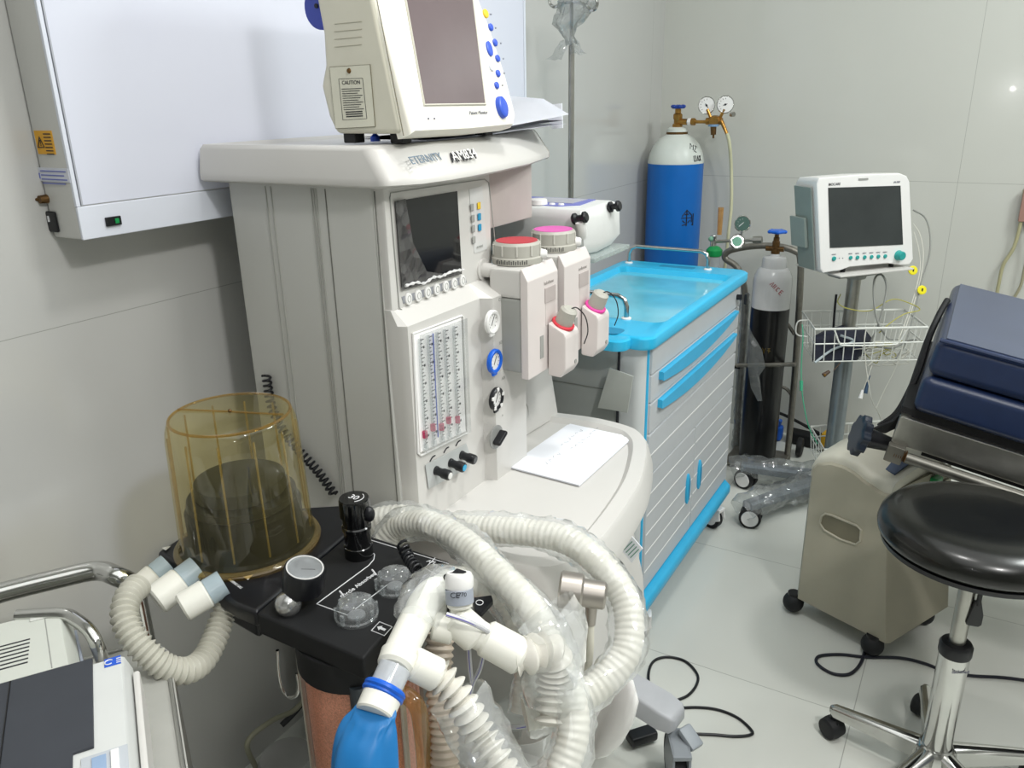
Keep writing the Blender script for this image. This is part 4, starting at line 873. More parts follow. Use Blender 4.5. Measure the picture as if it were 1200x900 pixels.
g=G(); g.loft([rrect(-.92,-.80,TY1-.065,TY1-.03,.008,.8862),rrect(-.919,-.801,TY1-.064,TY1-.031,.008,.8866)]); obj('tray_slot',g,mat('blue_shadow','#178ab5',.4),tp_)
g=G(); g.loft([rrect(TL_+.045,TX-.036,TY0+.15,TY1-.12,.03,.8702),rrect(TL_+.045,TX-.036,TY0+.15,TY1-.12,.03,.8712)]); obj('tray_glass',g,mat('tray_sheet','#63bfd9',.1,var=.10,scale=9,coat=.3),tp_)
def rail(p0,p1,h=.058,r=.0065):
    p0=V(p0); p1=V(p1); d=(p1-p0).normalized(); z=V((0,0,1)); b=.025
    g=G(); g.tube([p0,p0+z*(h-b),p0+z*(h-b*.3)+d*b*.3,p0+z*h+d*b,p1+z*h-d*b,p1+z*(h-b*.3)-d*b*.3,p1+z*(h-b),p1],r,12,1); ro=obj('guard_rail',g,CHR,t)
    for p in (p0,p1): g=G(); g.lathe([(.013,0),(.013,.003),(.009,.005)],p,(0,0,1),20); obj('rail_foot',g,WHT2,ro)
rail((-1.03,TY1-.05,.886),(-.756,TY1-.05,.886)); rail((-1.03,TY0+.14,.886),(-.755,TY0+.14,.886))
# body
g=G(); g.loft([rrect(TL_+.015,TB,TY0+.02,TY1-.02,.03,.13),rrect(TL_+.015,TB,TY0+.02,TY1-.02,.03,.854)]); bdy=obj('cabinet_body',g,CARTP,t)
g=G(); g.bb(TL_+.05,-.72,TY0+.013,TY0+.0202,.16,.84,.003); sp_=obj('side_panel',g,mat('side_panel_grey','#a4a8a4',.35,var=.03),bdy)
for k in range(5):
    g=G(); g.bb(TL_+.05,-.72,TY0+.0115,TY0+.0132,.235+k*.125,.2375+k*.125); obj('panel_groove',g,mat('groove','#83867f',.5),sp_)
g=G(); g.bb(-.7215,-.7185,TY0+.010,TY0+.022,.15,.85); obj('dark_seam',g,DINK,bdy)
g=G(); a=Xp(774.7,420,TB); g.tube([(TB-.004,TY0+.045,.85),(TB-.004,TY0+.045,.14)],.0065,8,1); obj('blue_edge_strip',g,BLUD,bdy)
yn=TY0+.055; yf=TY1-.035
def fz(x,y): return Xp(x,y,TB).z
# drawers: z bounds
zs=[.848,.775,.700,.618]
for i,(z1,z0) in enumerate(zip(zs,zs[1:])):
    g=G(); g.bb(TB-.004,TB+.006,yn,yf,z0+.002,z1-.002,.0025); dr=obj('drawer',g,CARTF,t)
    if i in (1,2):
        n=14; up_=[];lo=[]
        for k in range(n+1):
            u=k/n; y=yn+.05+(yf-yn-.10)*u; up_.append(V((TB+.006,y,z1-.004))); lo.append(V((TB+.006,y,z1-.010-.034*math.sin(PI*min(1,max(0,.12+u*.88)))**.8)))
        g=G(); L0=up_+lo[::-1]; L1=[p+V((.010,0,0)) for p in L0]; cc=sum(L1,V())/len(L1); g.loft([L0,L1,[p+V((.003,0,-.002)) for p in L1]]); obj('grip',g,BLUD,dr,sharp=50)
        # little plates between
g=G(); g.bb(TB-.004,TB+.006,yn,yf,.498,.614,.0025); dr=obj('drawer',g,CARTF,t)
g=G(); g.bb(TB+.005,TB+.0068,yn+.005,yf-.005,.553,.556); obj('ridge_line',g,WHT2,dr)
ym=(yn+yf)/2
for i,(ya,yb) in enumerate(((yn,ym-.002),(ym+.002,yf))):
    g=G(); g.bb(TB-.004,TB+.006,ya,yb,.155,.493,.0025); do=obj('cabinet_door',g,CARTF,t)
    for k in range(5): g=G(); g.bb(TB+.005,TB+.0068,ya+.004,yb-.004,.212+k*.057,.2145+k*.057); obj('ridge_line',g,WHT2,do)
    yc_=ym-.055 if i==0 else ym+.055
    g=G(); g.loft([[V((TB+h,yc_+.013*s_*math.cos(a),.315+.050*s_*math.sin(a))) for a in [2*PI*k/24 for k in range(24)]] for h,s_ in ((.005,1),(.011,1),(.014,.8))]); hd_=obj('door_grip',g,BLUD,do)
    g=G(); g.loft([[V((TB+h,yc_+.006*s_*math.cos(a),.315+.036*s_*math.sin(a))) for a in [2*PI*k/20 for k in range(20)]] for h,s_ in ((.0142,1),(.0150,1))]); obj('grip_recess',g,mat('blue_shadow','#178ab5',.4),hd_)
# bumper
g=G(); g.loft([rrect(TL_-.002,TX+.0,TY0-.002,TY1-.03,.035,.105),rrect(TL_-.008,TX+.008,TY0-.008,TY1-.024,.035,.115),rrect(TL_-.008,TX+.008,TY0-.008,TY1-.024,.035,.135),rrect(TL_,TX-.004,TY0,TY1-.03,.035,.150)]); obj('bumper',g,BLUD,t,sharp=50)
for (x,y,yw) in ((TX-.03,TY0+.06,.4),(TX-.03,TY1-.12,-.3),(TL_+.05,TY0+.06,.4),(TL_+.05,TY1-.12,.2)):
    caster(t,(x,y,0),.036,.024,yw,m1=WHT2)
g=G(); q=V((TB+.006,TY1-.075,.812)); g.cyl(q,q+V((.016,0,0)),.009); g.box(q+V((.028,.01,-.005)),(.010,.026,.034),.003); obj('lock_key',g,BLK,t)
# face mask pouch on the trolley's near side
mk=[Yp(*p,1.700) for p in ((714,431),(742,441),(735,484),(700,478))]
g=G(); g.prism(mk,(0,.004,0),.0015); mo=obj('pouch',g,mat('pouch_clear_white','#a9ada7',.3)); tag(mo,'translucent white pouch hanging on the near side of the blue-topped trolley','pouch')
# ------------------------------------------------------------------ IV pole behind trolley
px_,py_=Yp(669,200,2.22).x,2.22
t=thing('drip_stand','thin steel drip stand with hooks wrapped in clear plastic, behind the trolley','drip stand',(px_,py_,0))
g=G(); g.cyl((px_,py_,.05),(px_,py_,1.56),.0085,n=16); obj('pole',g,STL,t)
g=G(); g.cyl((px_,py_,1.54),(px_,py_,1.68),.0055,n=12); obj('inner_pole',g,CHR,t)
hz=1.655
def hk(pts): 
    g=G(); g.tube([Yp(x,y,2.22) for x,y in pts],.0045,8,5); obj('hook',g,CHR,t)
hk(((669,2),(680,3),(688,8),(693,12),(698,10),(700,4),(698,-2))); hk(((669,2),(658,4),(650,8),(645,5),(643,-2)))
g=G(); cb=V((px_,py_,1.60)); 
rd=random.Random(5); rows=[(.016,1.565),(.013,1.585),(.022,1.60),(.036,1.62),(.046,1.645),(.052,1.67),(.048,1.69),(.030,1.71)]
g.loft([[V((px_-.014*math.sin(z*40),py_,z+rd.uniform(-.006,.006)))+V((math.cos(2*PI*k/22),math.sin(2*PI*k/22),0))*r*rd.uniform(.55,1.3) for k in range(22)] for r,z in rows],cap=False); obj('plastic_cover',g,FILMD,t,sharp=20)
for i,(pp_,q_) in enumerate((((.012,-.02,1.575),(.032,-.03,1.535)),((-.012,-.02,1.575),(-.040,-.03,1.52)))):
    rows=[]
    for k in range(6):
        u=k/5; c=V(pp_).lerp(V(q_),u); w_=.012+.014*u; rows.append([V((px_+c.x+w_*(j-2)/2*1.0,py_+c.y+rd.uniform(-.008,.008),c.z+rd.uniform(-.005,.005))) for j in range(5)])
    obj('cover_flap',sheet(rows,.0006),FILMD,t,sharp=15)
for k in range(4):
    a=PI/4+k*PI/2; d=V((math.cos(a)*.6,math.sin(a),0)); g=G(); g.tube([V((px_,py_,.03)),V((px_,py_,.022))+d*.10,V((px_,py_,.0))+d*.13+V((0,0,.012))],.009,10,4); obj('leg',g,CHR,t)
# ------------------------------------------------------------------ blue cylinder
bx,by_=-1.128,3.25
t=thing('gas_cylinder','tall blue gas cylinder with white shoulder standing in the room corner','gas cylinder',(bx,by_,0))
g=G(); g.lathe([(.100,0),(.112,.012),(.112,1.165)],(bx,by_,0),(0,0,1),56); cb_=obj('cylinder_body',g,BPT,t)
g=G(); g.lathe([(.1122,1.163),(.1122,1.17),(.106,1.20),(.092,1.232),(.070,1.258),(.045,1.272),(.042,1.275),(.042,1.285),(.040,1.287),(.040,1.295),(.030,1.302),(0,1.302)],(bx,by_,0),(0,0,1),56); obj('shoulder',g,WPT,cb_)
g=G(); g.lathe([(.0425,1.274),(.0425,1.284)],(bx,by_,0),(0,0,1),40); obj('neck_ring',g,BRD,cb_)
g=G(); g.lathe([(.020,0),(.020,.012),(.015,.016),(.015,.03),(.018,.034),(.018,.05),(.012,.055),(.012,.075)],(bx,by_,1.300),(0,0,1),20); 
g.cyl((bx,by_,1.322),(bx+.045,by_-.01,1.322),.012,n=16); vb=obj('valve_body',g,BRS,t)
g=G(); 
for k in range(6):
    a=2*PI*k/6; g.ball((bx+.022*math.cos(a),by_+.022*math.sin(a),1.380),.009,8,(1,1,.8))
g.lathe([(.024,0),(.026,.005),(.020,.011),(.010,.014),(0,.014)],(bx,by_,1.372),(0,0,1),30); obj('hand_wheel',g,BVL,vb)
g=G(); g.lathe([(.013,0),(.015,.002),(.015,.012),(.013,.014)],V((bx+.046,by_-.01,1.322)),(1,-.1,0),8); obj('white_washer',g,WHT2,vb)
def onc(a,z,r=.1132): return V((bx+r*math.cos(a),by_+r*math.sin(a),z))
# writing on the cylinder: curved strokes
def strokes(lst,mm,nm,a0_,z0_,sc_,tilt=0,rf=None,parent=None,rad=.0022):
    g=G()
    for st_ in lst:
        P=[]
        for (u,v) in st_:
            uu_=(u*math.cos(tilt)-v*math.sin(tilt))*sc_; vv_=(u*math.sin(tilt)+v*math.cos(tilt))*sc_
            z=z0_+vv_; r=rf(z) if rf else .1128; P.append(V((bx+r*math.cos(a0_+uu_/r),by_+r*math.sin(a0_+uu_/r),z)))
        g.tube(P,rad,5,1)
    obj(nm,g,mm,parent)
strokes([[(-.6,.2),(0,1),(.7,.35)],[(-.25,.45),(.3,.45)],[(0,.9),(0,-1)],[(-.7,0),(.6,0)],[(-.55,-.3),(-.2,-.6)],[(.5,-.3),(.2,-.6)],[(-.6,-.9),(.1,-.75)],[(.75,.3),(.75,-.6)],[(1.0,.5),(1.0,-1),(.8,-.85)]],DINK,'lettering',-.74,.955,.032,parent=cb_)
def rs_(z): 
    P=[(1.163,.1122),(1.17,.1122),(1.20,.106),(1.232,.092),(1.258,.070),(1.272,.045)]
    for (z0,r0),(z1,r1) in zip(P,P[1:]):
        if z<=z1: return r0+(r1-r0)*max(0,(z-z0))/(z1-z0)+.0015
    return .05
strokes([[(-1,-.5),(-1,.5),(-.7,0),(-.4,.5),(-.4,-.5)],[(-.1,.5),(.3,.5),(-.1,-.5),(.4,-.5)]],DINK,'lettering',-.40,1.222,.022,-.5,rs_,cb_,.0016)
strokes([[(-1,-.5),(-1,.5),(-.5,.5),(-.5,-.5),(-1,-.5)],[(-.2,-.5),(.05,.5),(.3,-.5)],[(.5,.5),(1,-.5)],[(1,.5),(.5,-.5)]],DINK,'lettering',-.36,1.185,.020,0,rs_,cb_,.0016)
# regulator
t=thing('gas_regulator','brass regulator with two white dial gauges on the blue cylinder','regulator',(bx+.1,by_-.05,1.322))
p0=V((bx+.060,by_-.012,1.322)); 
g=G(); g.lathe([(.012,0),(.014,.002),(.014,.016),(.012,.018)],p0,(1,-.1,0),6); g.cyl(p0,p0+V((.075,-.015,0)),.0065,n=14); obj('inlet_stem',g,BRS,t)
rc=Yp(838,142,by_-.03); g=G(); g.lathe([(.018,-.02),(.022,-.012),(.022,.012),(.018,.02)],rc,(0,-1,.0),20); g.cyl(rc+V((-.035,0,0)),rc+V((.028,0,0)),.013,n=14); g.cyl(rc+V((-.012,0,.0)),Yp(829,128,by_-.03),.006); g.cyl(rc+V((.012,0,0)),Yp(849,128,by_-.03),.006); g.cyl(rc+V((.025,0,0)),Yp(852,157,by_-.04),.008,.006); rb=obj('regulator_body',g,BRS,t)
g=G(); q=Yp(836,158,by_-.05); g.cyl(Yp(836,146,by_-.05),q,.012,.010,18); g.cyl(q,Yp(836,162,by_-.05),.004); obj('adjuster',g,BRD,rb)
g=G(); q=Yp(836,147,by_-.05); g.disc(q+V((0,0,-.004)),(0,0,1),.020,.008,20); obj('blue_cap',g,mat('cap_grey_blue','#7495b4',.35),rb)
for (x,y,ang) in ((828,123.5,-.95),(850,122.5,.35)):
    c=Yp(x,y,by_-.03); nn=(CAM-c).normalized(); g=G(); g.lathe([(.030,-.012),(.033,-.008),(.033,.002),(.031,.004),(.030,.002)],c,nn,36); gg=obj('gauge',g,CHR,rb)
    g=G(); g.disc(c+nn*.002,nn,.0295,.0012,36); ff=obj('gauge_face',g,WHT2,gg)
    uu=R0; vv=nn.cross(uu); g=G()
    for k in range(11):
        a=PI*1.25-k*PI*1.5/10; d=uu*math.cos(a)+vv*math.sin(a); g.tube([c+nn*.0038+d*.020,c+nn*.0038+d*.025],.0008,4,1)
    d=uu*math.cos(ang)+vv*math.sin(ang); g.tube([c+nn*.004-d*.008,c+nn*.004+d*.018],.0014,5,1); g.disc(c+nn*.0035,nn,.004,.001,12); obj('needle',g,DINK,ff)
g=G(); q=Yp(857,134,by_-.04); g.cyl(q,q+V((.012,-.01,0)),.009,n=12); obj('outlet_nut',g,STL,rb)
g=G(); g.tube([Yp(852,156,by_-.04),Yp(855,170,by_-.03),Yp(857,200,by_),Yp(857,240,by_),Yp(854,270,by_),Yp(851,300,by_),Yp(848,330,by_),(Yp(846,400,by_))],.0065,10); tag(obj('gas_hose',g,mat('hose_cream','#c9c8a8',.45)),'cream hose hanging from the brass regulator down the back wall','hose')
# ------------------------------------------------------------------ black/white cylinder on a tube cart
kx,ky=-.662,3.07; 
t=thing('cylinder_cart','grey tubular steel cylinder cart with arched handle and small wheels','cart',(kx,ky+.06,0))
YB=3.16
arch=[(861,548),(866,470),(871,400),(873,345),(865,315),(850,303),(853,295),(868,290.5),(890,288),(913,289),(931,294),(938,304),(937,350),(932,430),(926,500),(922,540)]
g=G(); g.tube([Yp(x,y,YB) for x,y in arch],.0125,12,5); obj('frame_tube',g,STD,t)
g=G(); g.tube([Yp(864,428,YB-.17),Yp(931,427,YB-.17)],.008,10,1); obj('cross_bar',g,STD,t)
for s in (((864,428),YB-.17,(868,428),YB),((931,427),YB-.17,(931,427),YB)):
    g=G(); g.tube([Yp(*s[0],s[1]),Yp(*s[2],s[3])],.008,10,1); obj('side_bar',g,STD,t)
for yy in ((375,392),(452,468)):
    g=G(); g.tube([Yp(912,yy[0],YB),Yp(922,yy[0]+4,YB),Yp(931,yy[1],YB)],.007,8,4); obj('brace',g,STD,t)
g=G(); g.bb(kx-.11,kx+.11,ky-.10,ky+.11,.012,.022,.002); obj('base_plate',g,STD,t)
for s in (-1,1):
    g=G(); g.lathe([(.018,-.012),(.038,-.010),(.040,0),(.038,.010),(.018,.012)],(kx+.04+s*.10,ky+.14,.042),(1,0,0),24); wl=obj('wheel',g,RUB,t)
g=G(); g.box((kx-.115,ky-.02,.40),(.05,.012,.012),.003); obj('chain_hook',g,BLK,t)
t=thing('gas_cylinder','small black gas cylinder with white glossy shoulder strapped on a grey tube cart','gas cylinder',(kx,ky,.023))
r=.0715
g=G(); g.lathe([(r-.008,.024),(r,.034),(r,.655)],(kx,ky,0),(0,0,1),48); cb2=obj('cylinder_body',g,mat('cylinder_black','#0c0c0e',.3,var=.2,coat=.2),t)
g=G(); g.lathe([(r+.0003,.654),(r+.0003,.755),(r-.003,.775),(r-.012,.795),(r-.02,.803),(r-.026,.806),(r-.027,.835),(r-.031,.845),(.018,.848),(.016,.857),(0,.857)],(kx,ky,0),(0,0,1),48); sh2=obj('shoulder',g,WPG,cb2)
bx_,by__=bx,by_
def st2(lst,mm,a0_,z0_,sc_,tilt,parent,rad=.0015):
    g=G()
    for st_ in lst:
        P=[]
        for (u,v) in st_:
            a=(u*math.cos(tilt)-v*math.sin(tilt))*sc_; b=(u*math.sin(tilt)+v*math.cos(tilt))*sc_; rr=r+.0012; P.append(V((kx+rr*math.cos(a0_+a/rr),ky+rr*math.sin(a0_+a/rr),z0_+b)))
        g.tube(P,rad,5,1)
    obj('lettering',g,mm,parent)
st2([[(-2.3,-.5),(-2.0,.5),(-1.7,-.5)],[(-1.4,-.5),(-1.4,.5)],[(-1.0,-.5),(-1.0,.5)],[(.1,.4),(-.4,.4),(-.4,-.4),(.1,-.4)],[(1.3,.5),(.7,.5),(.7,-.5),(1.3,-.5)],[(.7,0),(1.2,0)]],mat('red_marker','#a8404a',.5),-1.05,.735,.016,-.75,sh2)
st2([[(-1,.5),(-.6,-.2),(-.2,.5)],[(-.6,-.2),(-.6,-.8)],[(.2,.4),(.8,.5)],[(.5,.5),(.5,-.6)],[(.1,0),(.9,-.1)]],mat('yellow_marker','#6b5a22',.5),-1.35,.50,.016,0,cb2)
g=G(); g.lathe([(.016,0),(.016,.02),(.013,.022),(.014,.045),(.011,.048),(.011,.06),(.008,.062),(.008,.078)],(kx,ky,.857),(0,0,1),18); g.cyl((kx-.035,ky,.875),(kx+.03,ky,.875),.010,n=12); vb=obj('valve_body',g,BRD,t)
g=G(); g.lathe([(.020,0),(.031,.003),(.033,.008),(.030,.012),(.012,.014),(0,.014)],(kx,ky,.932),(0,0,1),30)
for k in range(5):
    a=2*PI*k/5; g.ball((kx+.028*math.cos(a),ky+.028*math.sin(a),.939),.009,8,(1,1,.75))
obj('hand_wheel',g,BVL2,vb)
t=thing('oxygen_regulator','chrome oxygen regulator with round dial and green humidifier cap on the small cylinder','regulator',(kx-.13,ky,.87))
g=G(); a=Yp(893,281,ky-.0); b=Yp(837,283,ky); g.cyl(a,a.lerp(b,.18),.014,n=8); g.cyl(a,b,.006,n=12); rb=obj('inlet_stem',g,STL,t)
c=Yp(864,283,ky); nn=(CAM-c).normalized(); g=G(); g.lathe([(.025,-.02),(.030,-.015),(.030,.012),(.025,.016)],c,nn,8); rr_=obj('regulator_body',g,CHR,t)
g=G(); g.disc(c+nn*.016,nn,.018,.0015,24); obj('green_label',g,mat('label_green','#7db39c',.4),rr_)
c=Yp(870,262,ky); g=G(); g.lathe([(.026,-.012),(.031,-.008),(.031,.004),(.028,.006),(.027,.003)],c,nn,32); g.cyl(c-V((0,0,.025)),c-V((0,0,.045)),.004); gg=obj('gauge',g,CHR,t)
g=G(); g.disc(c+nn*.003,nn,.0265,.001,32); ff=obj('gauge_face',g,mat('face_green','#45625a',.3),gg)
g=G(); vv=nn.cross(R0); g.tube([c+nn*.0045-R0*.012-vv*.010,c+nn*.0045+R0*.014+vv*.012],.0012,5,1)
for k in range(9):
    a=PI*1.25-k*PI*1.5/8; d=R0*math.cos(a)+vv*math.sin(a); g.tube([c+nn*.0043+d*.015,c+nn*.0043+d*.019],.0006,4,1)
obj('needle',g,WINK,ff)
c=Yp(836,283,ky); g=G(); g.lathe([(.010,-.02),(.012,-.015),(.012,.02),(.010,.024)],c,(0,0,1),16); obj('flow_block',g,CHR,t)
g=G(); c2=Yp(842,277,ky); g.cyl(Yp(843,275,ky),Yp(845,243,ky),.009,.011,16); obj('flow_tube',g,thin('amber_flow','#e6c48a',.35,.08,'#d9b27a',.4),t)
g=G(); c=Yp(837,294,ky); g.lathe([(.027,-.020),(.031,-.014),(.031,.004),(.020,.016),(.008,.020)],c,(0,0,1),24); hc=obj('humidifier_cap',g,GRN,t)
g=G(); g.lathe([(.022,-.09),(.024,-.08),(.024,-.016)],c,(0,0,1),24); obj('humidifier_bottle',g,CLR,hc)
g=G(); c=Yp(833,280,ky-.02); g.ball(c,.010,8); obj('flow_knob',g,mat('knob_green','#74a58d',.4),t)
# plastic film hanging on the cart
pts=[(876,375),(880,388),(893,410),(897,430),(890,440),(893,470),(888,470),(880,455),(876,430)]
g=G(); F_=[Yp(x,y,ky-.11) for x,y in pts]; cc=sum(F_,V())/len(F_); g.loft([F_,[cc+(p-cc)*.5+V((0,-.012,0)) for p in F_]],cap=True); tag(obj('plastic_film',g,FILMD),'torn clear plastic film hanging from the grey cylinder cart','film')
g=G(); P=[Yp(x,y,YB) for x,y in ((873,345),(871,400),(866,470),(862,540))]; obj('film_wrap',wrap(P,.018,12,77,.3,.015),FILMD,bpy.data.objects['cylinder_cart'])
# ------------------------------------------------------------------ patient monitor on rolling stand
mp=V((-.354,2.883,0))
t=thing('monitor_stand','rolling steel stand with plastic-wrapped legs and white-rimmed casters','stand',tuple(mp))
g=G(); g.cyl(mp+V((0,0,.07)),mp+V((0,0,.62)),.030,n=32); pl=obj('pole',g,mat('pole_grey_metal','#8f979b',.3,.7,var=.06),t)
g=G(); g.cyl(mp+V((0,0,.62)),mp+V((0,0,.845)),.022,n=24); obj('upper_pole',g,STL,t)
g=G(); g.lathe([(.05,0),(.05,.03),(.035,.05)],mp+V((0,0,.055)),(0,0,1),28); obj('hub',g,STL,t)
for i,(x,y,z) in enumerate(((869,546,.085),(876,592,.085),(1010,620,.085),(1085,560,.085),(1000,525,.085))):
    e=Zp(x,y,z); d=(e-mp); d.z=0; L_=d.length; 
    if i>=2: e=mp+d.normalized()*.30+V((0,0,.085)); 
    s=V((-d.y,d.x,0)).normalized(); a=mp+V((0,0,.085))
    def sc2(p,w,h): return [p+s*w-V((0,0,h)),p+s*w+V((0,0,h*.5)),p+s*w*.6+V((0,0,h)),p-s*w*.6+V((0,0,h)),p-s*w+V((0,0,h*.5)),p-s*w-V((0,0,h))]
    g=G(); g.loft([sc2(a,.028,.018),sc2(e,.022,.014)]); lg=obj('leg',g,mat('leg_speckled','#7f8790',.4,.4,var=.35,scale=250),t)
    if i<2:
        obj('film_wrap',wrap([a+d.normalized()*.04,a.lerp(e,.3),a.lerp(e,.6),e,e+d.normalized()*.03+V((0,0,-.01))],.045,14,40+i,.28,.02),FILMD,lg)
    yw=math.atan2(d.y,d.x)+(PI/2-.5 if i<2 else .4)
    M=Matrix.Translation(V((e.x,e.y,0))-d.normalized()*.02)@Matrix.Rotation((-.30 if i==0 else .12) if i<2 else yw,4,'Z')
    for s2 in (-1,1):
        g=G(M); g.lathe([(.024,-.009),(.037,-.008),(.038,0),(.037,.008),(.024,.009)],(0,s2*.017,.038),(0,1,0),28); cw=obj('caster',g,RUB,t)
        g=G(M); g.lathe([(.028,-.0035),(.029,-.001),(.029,.001),(.028,.0035)],(0,s2*(.017+.009),.038),(0,1,0),24); obj('caster_disc',g,WHT2,cw)
    g=G(M); g.bb(-.02,.02,-.007,.007,.03,.075,.003); obj('caster_stem',g,WHT2,t)
# shelf plate + clamp
nM=V((.77,-.64,0)).normalized(); wM=V((.64,.77,0)).normalized()
pc=mp+V((0,0,.865))+nM*.04
g=G(); 
def loc(u,v,z): return mp+nM*v+wM*u+V((0,0,z))
g.prism([loc(-.15,.10,.862),loc(.15,.10,.862),loc(.15,-.12,.862),loc(-.15,-.12,.862)],(0,0,.006),.002); obj('mount_plate',g,WHT,t)
g=G(); g.cyl(mp+V((0,0,.83)),mp+V((0,0,.862)),.035,.045,20); g.prism([loc(-.09,.03,.838),loc(.09,.03,.838),loc(.09,-.03,.838),loc(-.09,-.03,.838)],(0,0,.02),.005); obj('mount_clamp',g,GRY2,t)
fp2=mp+nM*.075
def Hm(x,y,o=0): return hit(x,y,fp2+nM*o,nM)
t=thing('patient_monitor','white patient monitor with dark screen and teal buttons on the rolling stand','monitor',tuple(mp+V((0,0,.868))))
TLm,TRm,BRm,BLm=Hm(957,208.5),Hm(1066,203.5),Hm(1071,311),Hm(962,321)
def mq(u,v,o=0): return TLm.lerp(TRm,u).lerp(BLm.lerp(BRm,u),v)+nM*o
out=[(.03,.0),(.5,-.015),(.90,-.01),(.97,.02),(1,.08),(1.0,.93),(.96,.985),(.85,.985),(.72,.955),(.3,.955),(.2,.985),(.02,.995),(0,.95),(0,.05)]
g=G(); 
def mo_(d,s_): 
    c=mq(.5,.5); return [ (lambda p:(c+(p-c)*s_)+nM*d)(mq(u,v)) for u,v in out]
g.loft([mo_(-.115,.92),mo_(-.10,.96),mo_(-.012,1.0),mo_(-.002,.992),mo_(0,.97)]); hs=obj('housing',g,WHT2,t,sharp=50)
l0=mq(0,.08,-.02); 
g=G(); a=mq(-.012,.10,-.018);b=mq(-.012,.97,-.018);c=mq(-.008,.97,-.098);d=mq(-.008,.10,-.098); g.prism([a,b,c,d],-wM*.006,.002); obj('side_panel',g,mat('side_grey_green','#84908b',.45),hs)
g=G(); a=mq(-.03,.42,-.04);b=mq(-.03,.74,-.04);c=mq(-.03,.74,-.11);d=mq(-.03,.42,-.11); g.prism([a,b,c,d],-wM*.012,.003); mb_=obj('battery_cover',g,mat('side_grey_green2','#8c9893',.45),hs)
g=G(); g.prism([Hm(*p,.0005) for p in ((970.5,220),(1055,217.5),(1058,286.5),(972.5,290.5))],nM*.0012); obj('screen',g,SCM,hs)
for (x,y,rr2) in ((977,303,.0075),(996.5,302,.0065),(1004.5,301.7,.0065),(1013,301.4,.0065),(1021,301,.0065),(1029,300.5,.0065),(1037,300.2,.0065)):
    c=Hm(x,y,0); g=G(); g.lathe([(rr2,0),(rr2,.003),(rr2*.8,.0045)],c,nM,18); obj('button',g,TEAL,hs)
    g=G(); g.text('MENU',Hm(x,y-4.6,.0006),wM,(0,0,1),.006,.0002); obj('lettering',g,INK,hs)
c=Hm(1052.5,299,0); g=G(); g.lathe([(.0165,0),(.0165,.003),(.015,.004),(.0145,.018),(.012,.021),(0,.021)],c,nM,28); obj('trim_knob',g,TEAL,hs)
for x in (983.5,987.5): g=G(); g.disc(Hm(x,302.5,.0003),nM,.0016,.001,10); obj('indicator',g,INK,hs)
g=G(); g.text('BIOCARE',Hm(978,216,.0008),wM,(0,0,1),.011,.0003); obj('lettering',g,DINK,hs)
g=G(); g.text('iM-900',Hm(1051,213.5,.0008),wM,(0,0,1),.009,.0003); obj('lettering',g,INK,hs)
g=G(); g.prism([Hm(*p,.0003) for p in ((1006,209),(1017,208.5),(1017,210.5),(1006,211))],nM*.002); obj('alarm_lamp',g,GRY2,hs)
for (u,v) in ((-.1,.05),(.1,.05),(-.1,-.06),(.1,-.06)): 
    c=loc(u,v,.868); g=G(); g.cyl(c,c+V((0,0,.012)),.008,n=14); obj('foot',g,RUB,t)
# ---- wire baskets
def basket(name_lbl,rim,zr,depth,inset,nx,ny,seed,handle=True):
    t=thing('wire_basket',name_lbl,'basket',tuple((rim[0]+rim[2])/2-V((0,0,depth))))
    bot=[p+((sum(rim,V())/4)-p)*inset-V((0,0,depth)) for p in rim]
    g=G(); g.tube(rim,.0042,8,1,closed=True); obj('rim_wire',g,WIRE,t)
    g=G(); g.tube(bot,.0022,8,1,closed=True); obj('bottom_wire',g,WIRE,t)
    mid=[a.lerp(b,.45) for a,b in zip(rim,bot)]; g=G(); g.tube(mid,.0026,6,1,closed=True); obj('middle_wire',g,WIRE,t)
    g=G()
    for i in range(4):
        n_=nx if i%2==0 else ny; a,b,c,d=rim[i],rim[(i+1)%4],bot[(i+1)%4],bot[i]
        for k in range(n_):
            u=k/n_; g.tube([a.lerp(b,u),d.lerp(c,u)],.0019,5,1)
    for k in range(1,nx): g.tube([bot[0].lerp(bot[1],k/nx),bot[3].lerp(bot[2],k/nx)],.0012,5,1)
    for k in range(1,ny): g.tube([bot[1].lerp(bot[2],k/ny),bot[0].lerp(bot[3],k/ny)],.0012,5,1)
    obj('wire_mesh',g,WIRE,t)
    return t,bot
rim=[Zp(x,y,.685) for x,y in ((955,386),(1087,383.5),(1060,363),(940.5,365))]
bt,bot=basket('white wire basket full of sensor cables halfway up the monitor stand',rim,.685,.115,.06,11,5,1)
f0=rim[0].lerp(rim[1],.17); f1=rim[0].lerp(rim[1],.83); nB=(rim[1]-rim[0]).cross(V((0,0,1))).normalized()
g=G(); g.tube([f0,f0+(f1-f0)*.04-V((0,0,.02)),f0+(f1-f0)*.10-V((0,0,.05)),f0+(f1-f0)*.2-V((0,0,.058)),f1-(f1-f0)*.2-V((0,0,.058)),f1-(f1-f0)*.10-V((0,0,.05)),f1-(f1-f0)*.04-V((0,0,.02)),f1],.0028,8,3); obj('front_dip_wire',g,WIRE,bt)
q=rim[3].lerp(rim[0],.5); g=G(); g.tube([q,q-R0*.035+V((0,0,-.005)),q-R0*.040-V((0,0,.04)),q-R0*.028-V((0,0,.055)),q-V((0,0,.06))],.0026,8,4); obj('hook_wire',g,WIRE,bt)
rim2=[Zp(x,y,.27) for x,y in ((966,527),(1085,522),(1050,492),(950,500))]
basket('white wire basket low on the monitor stand behind the beige machine',rim2,.27,.09,.06,9,5,2)
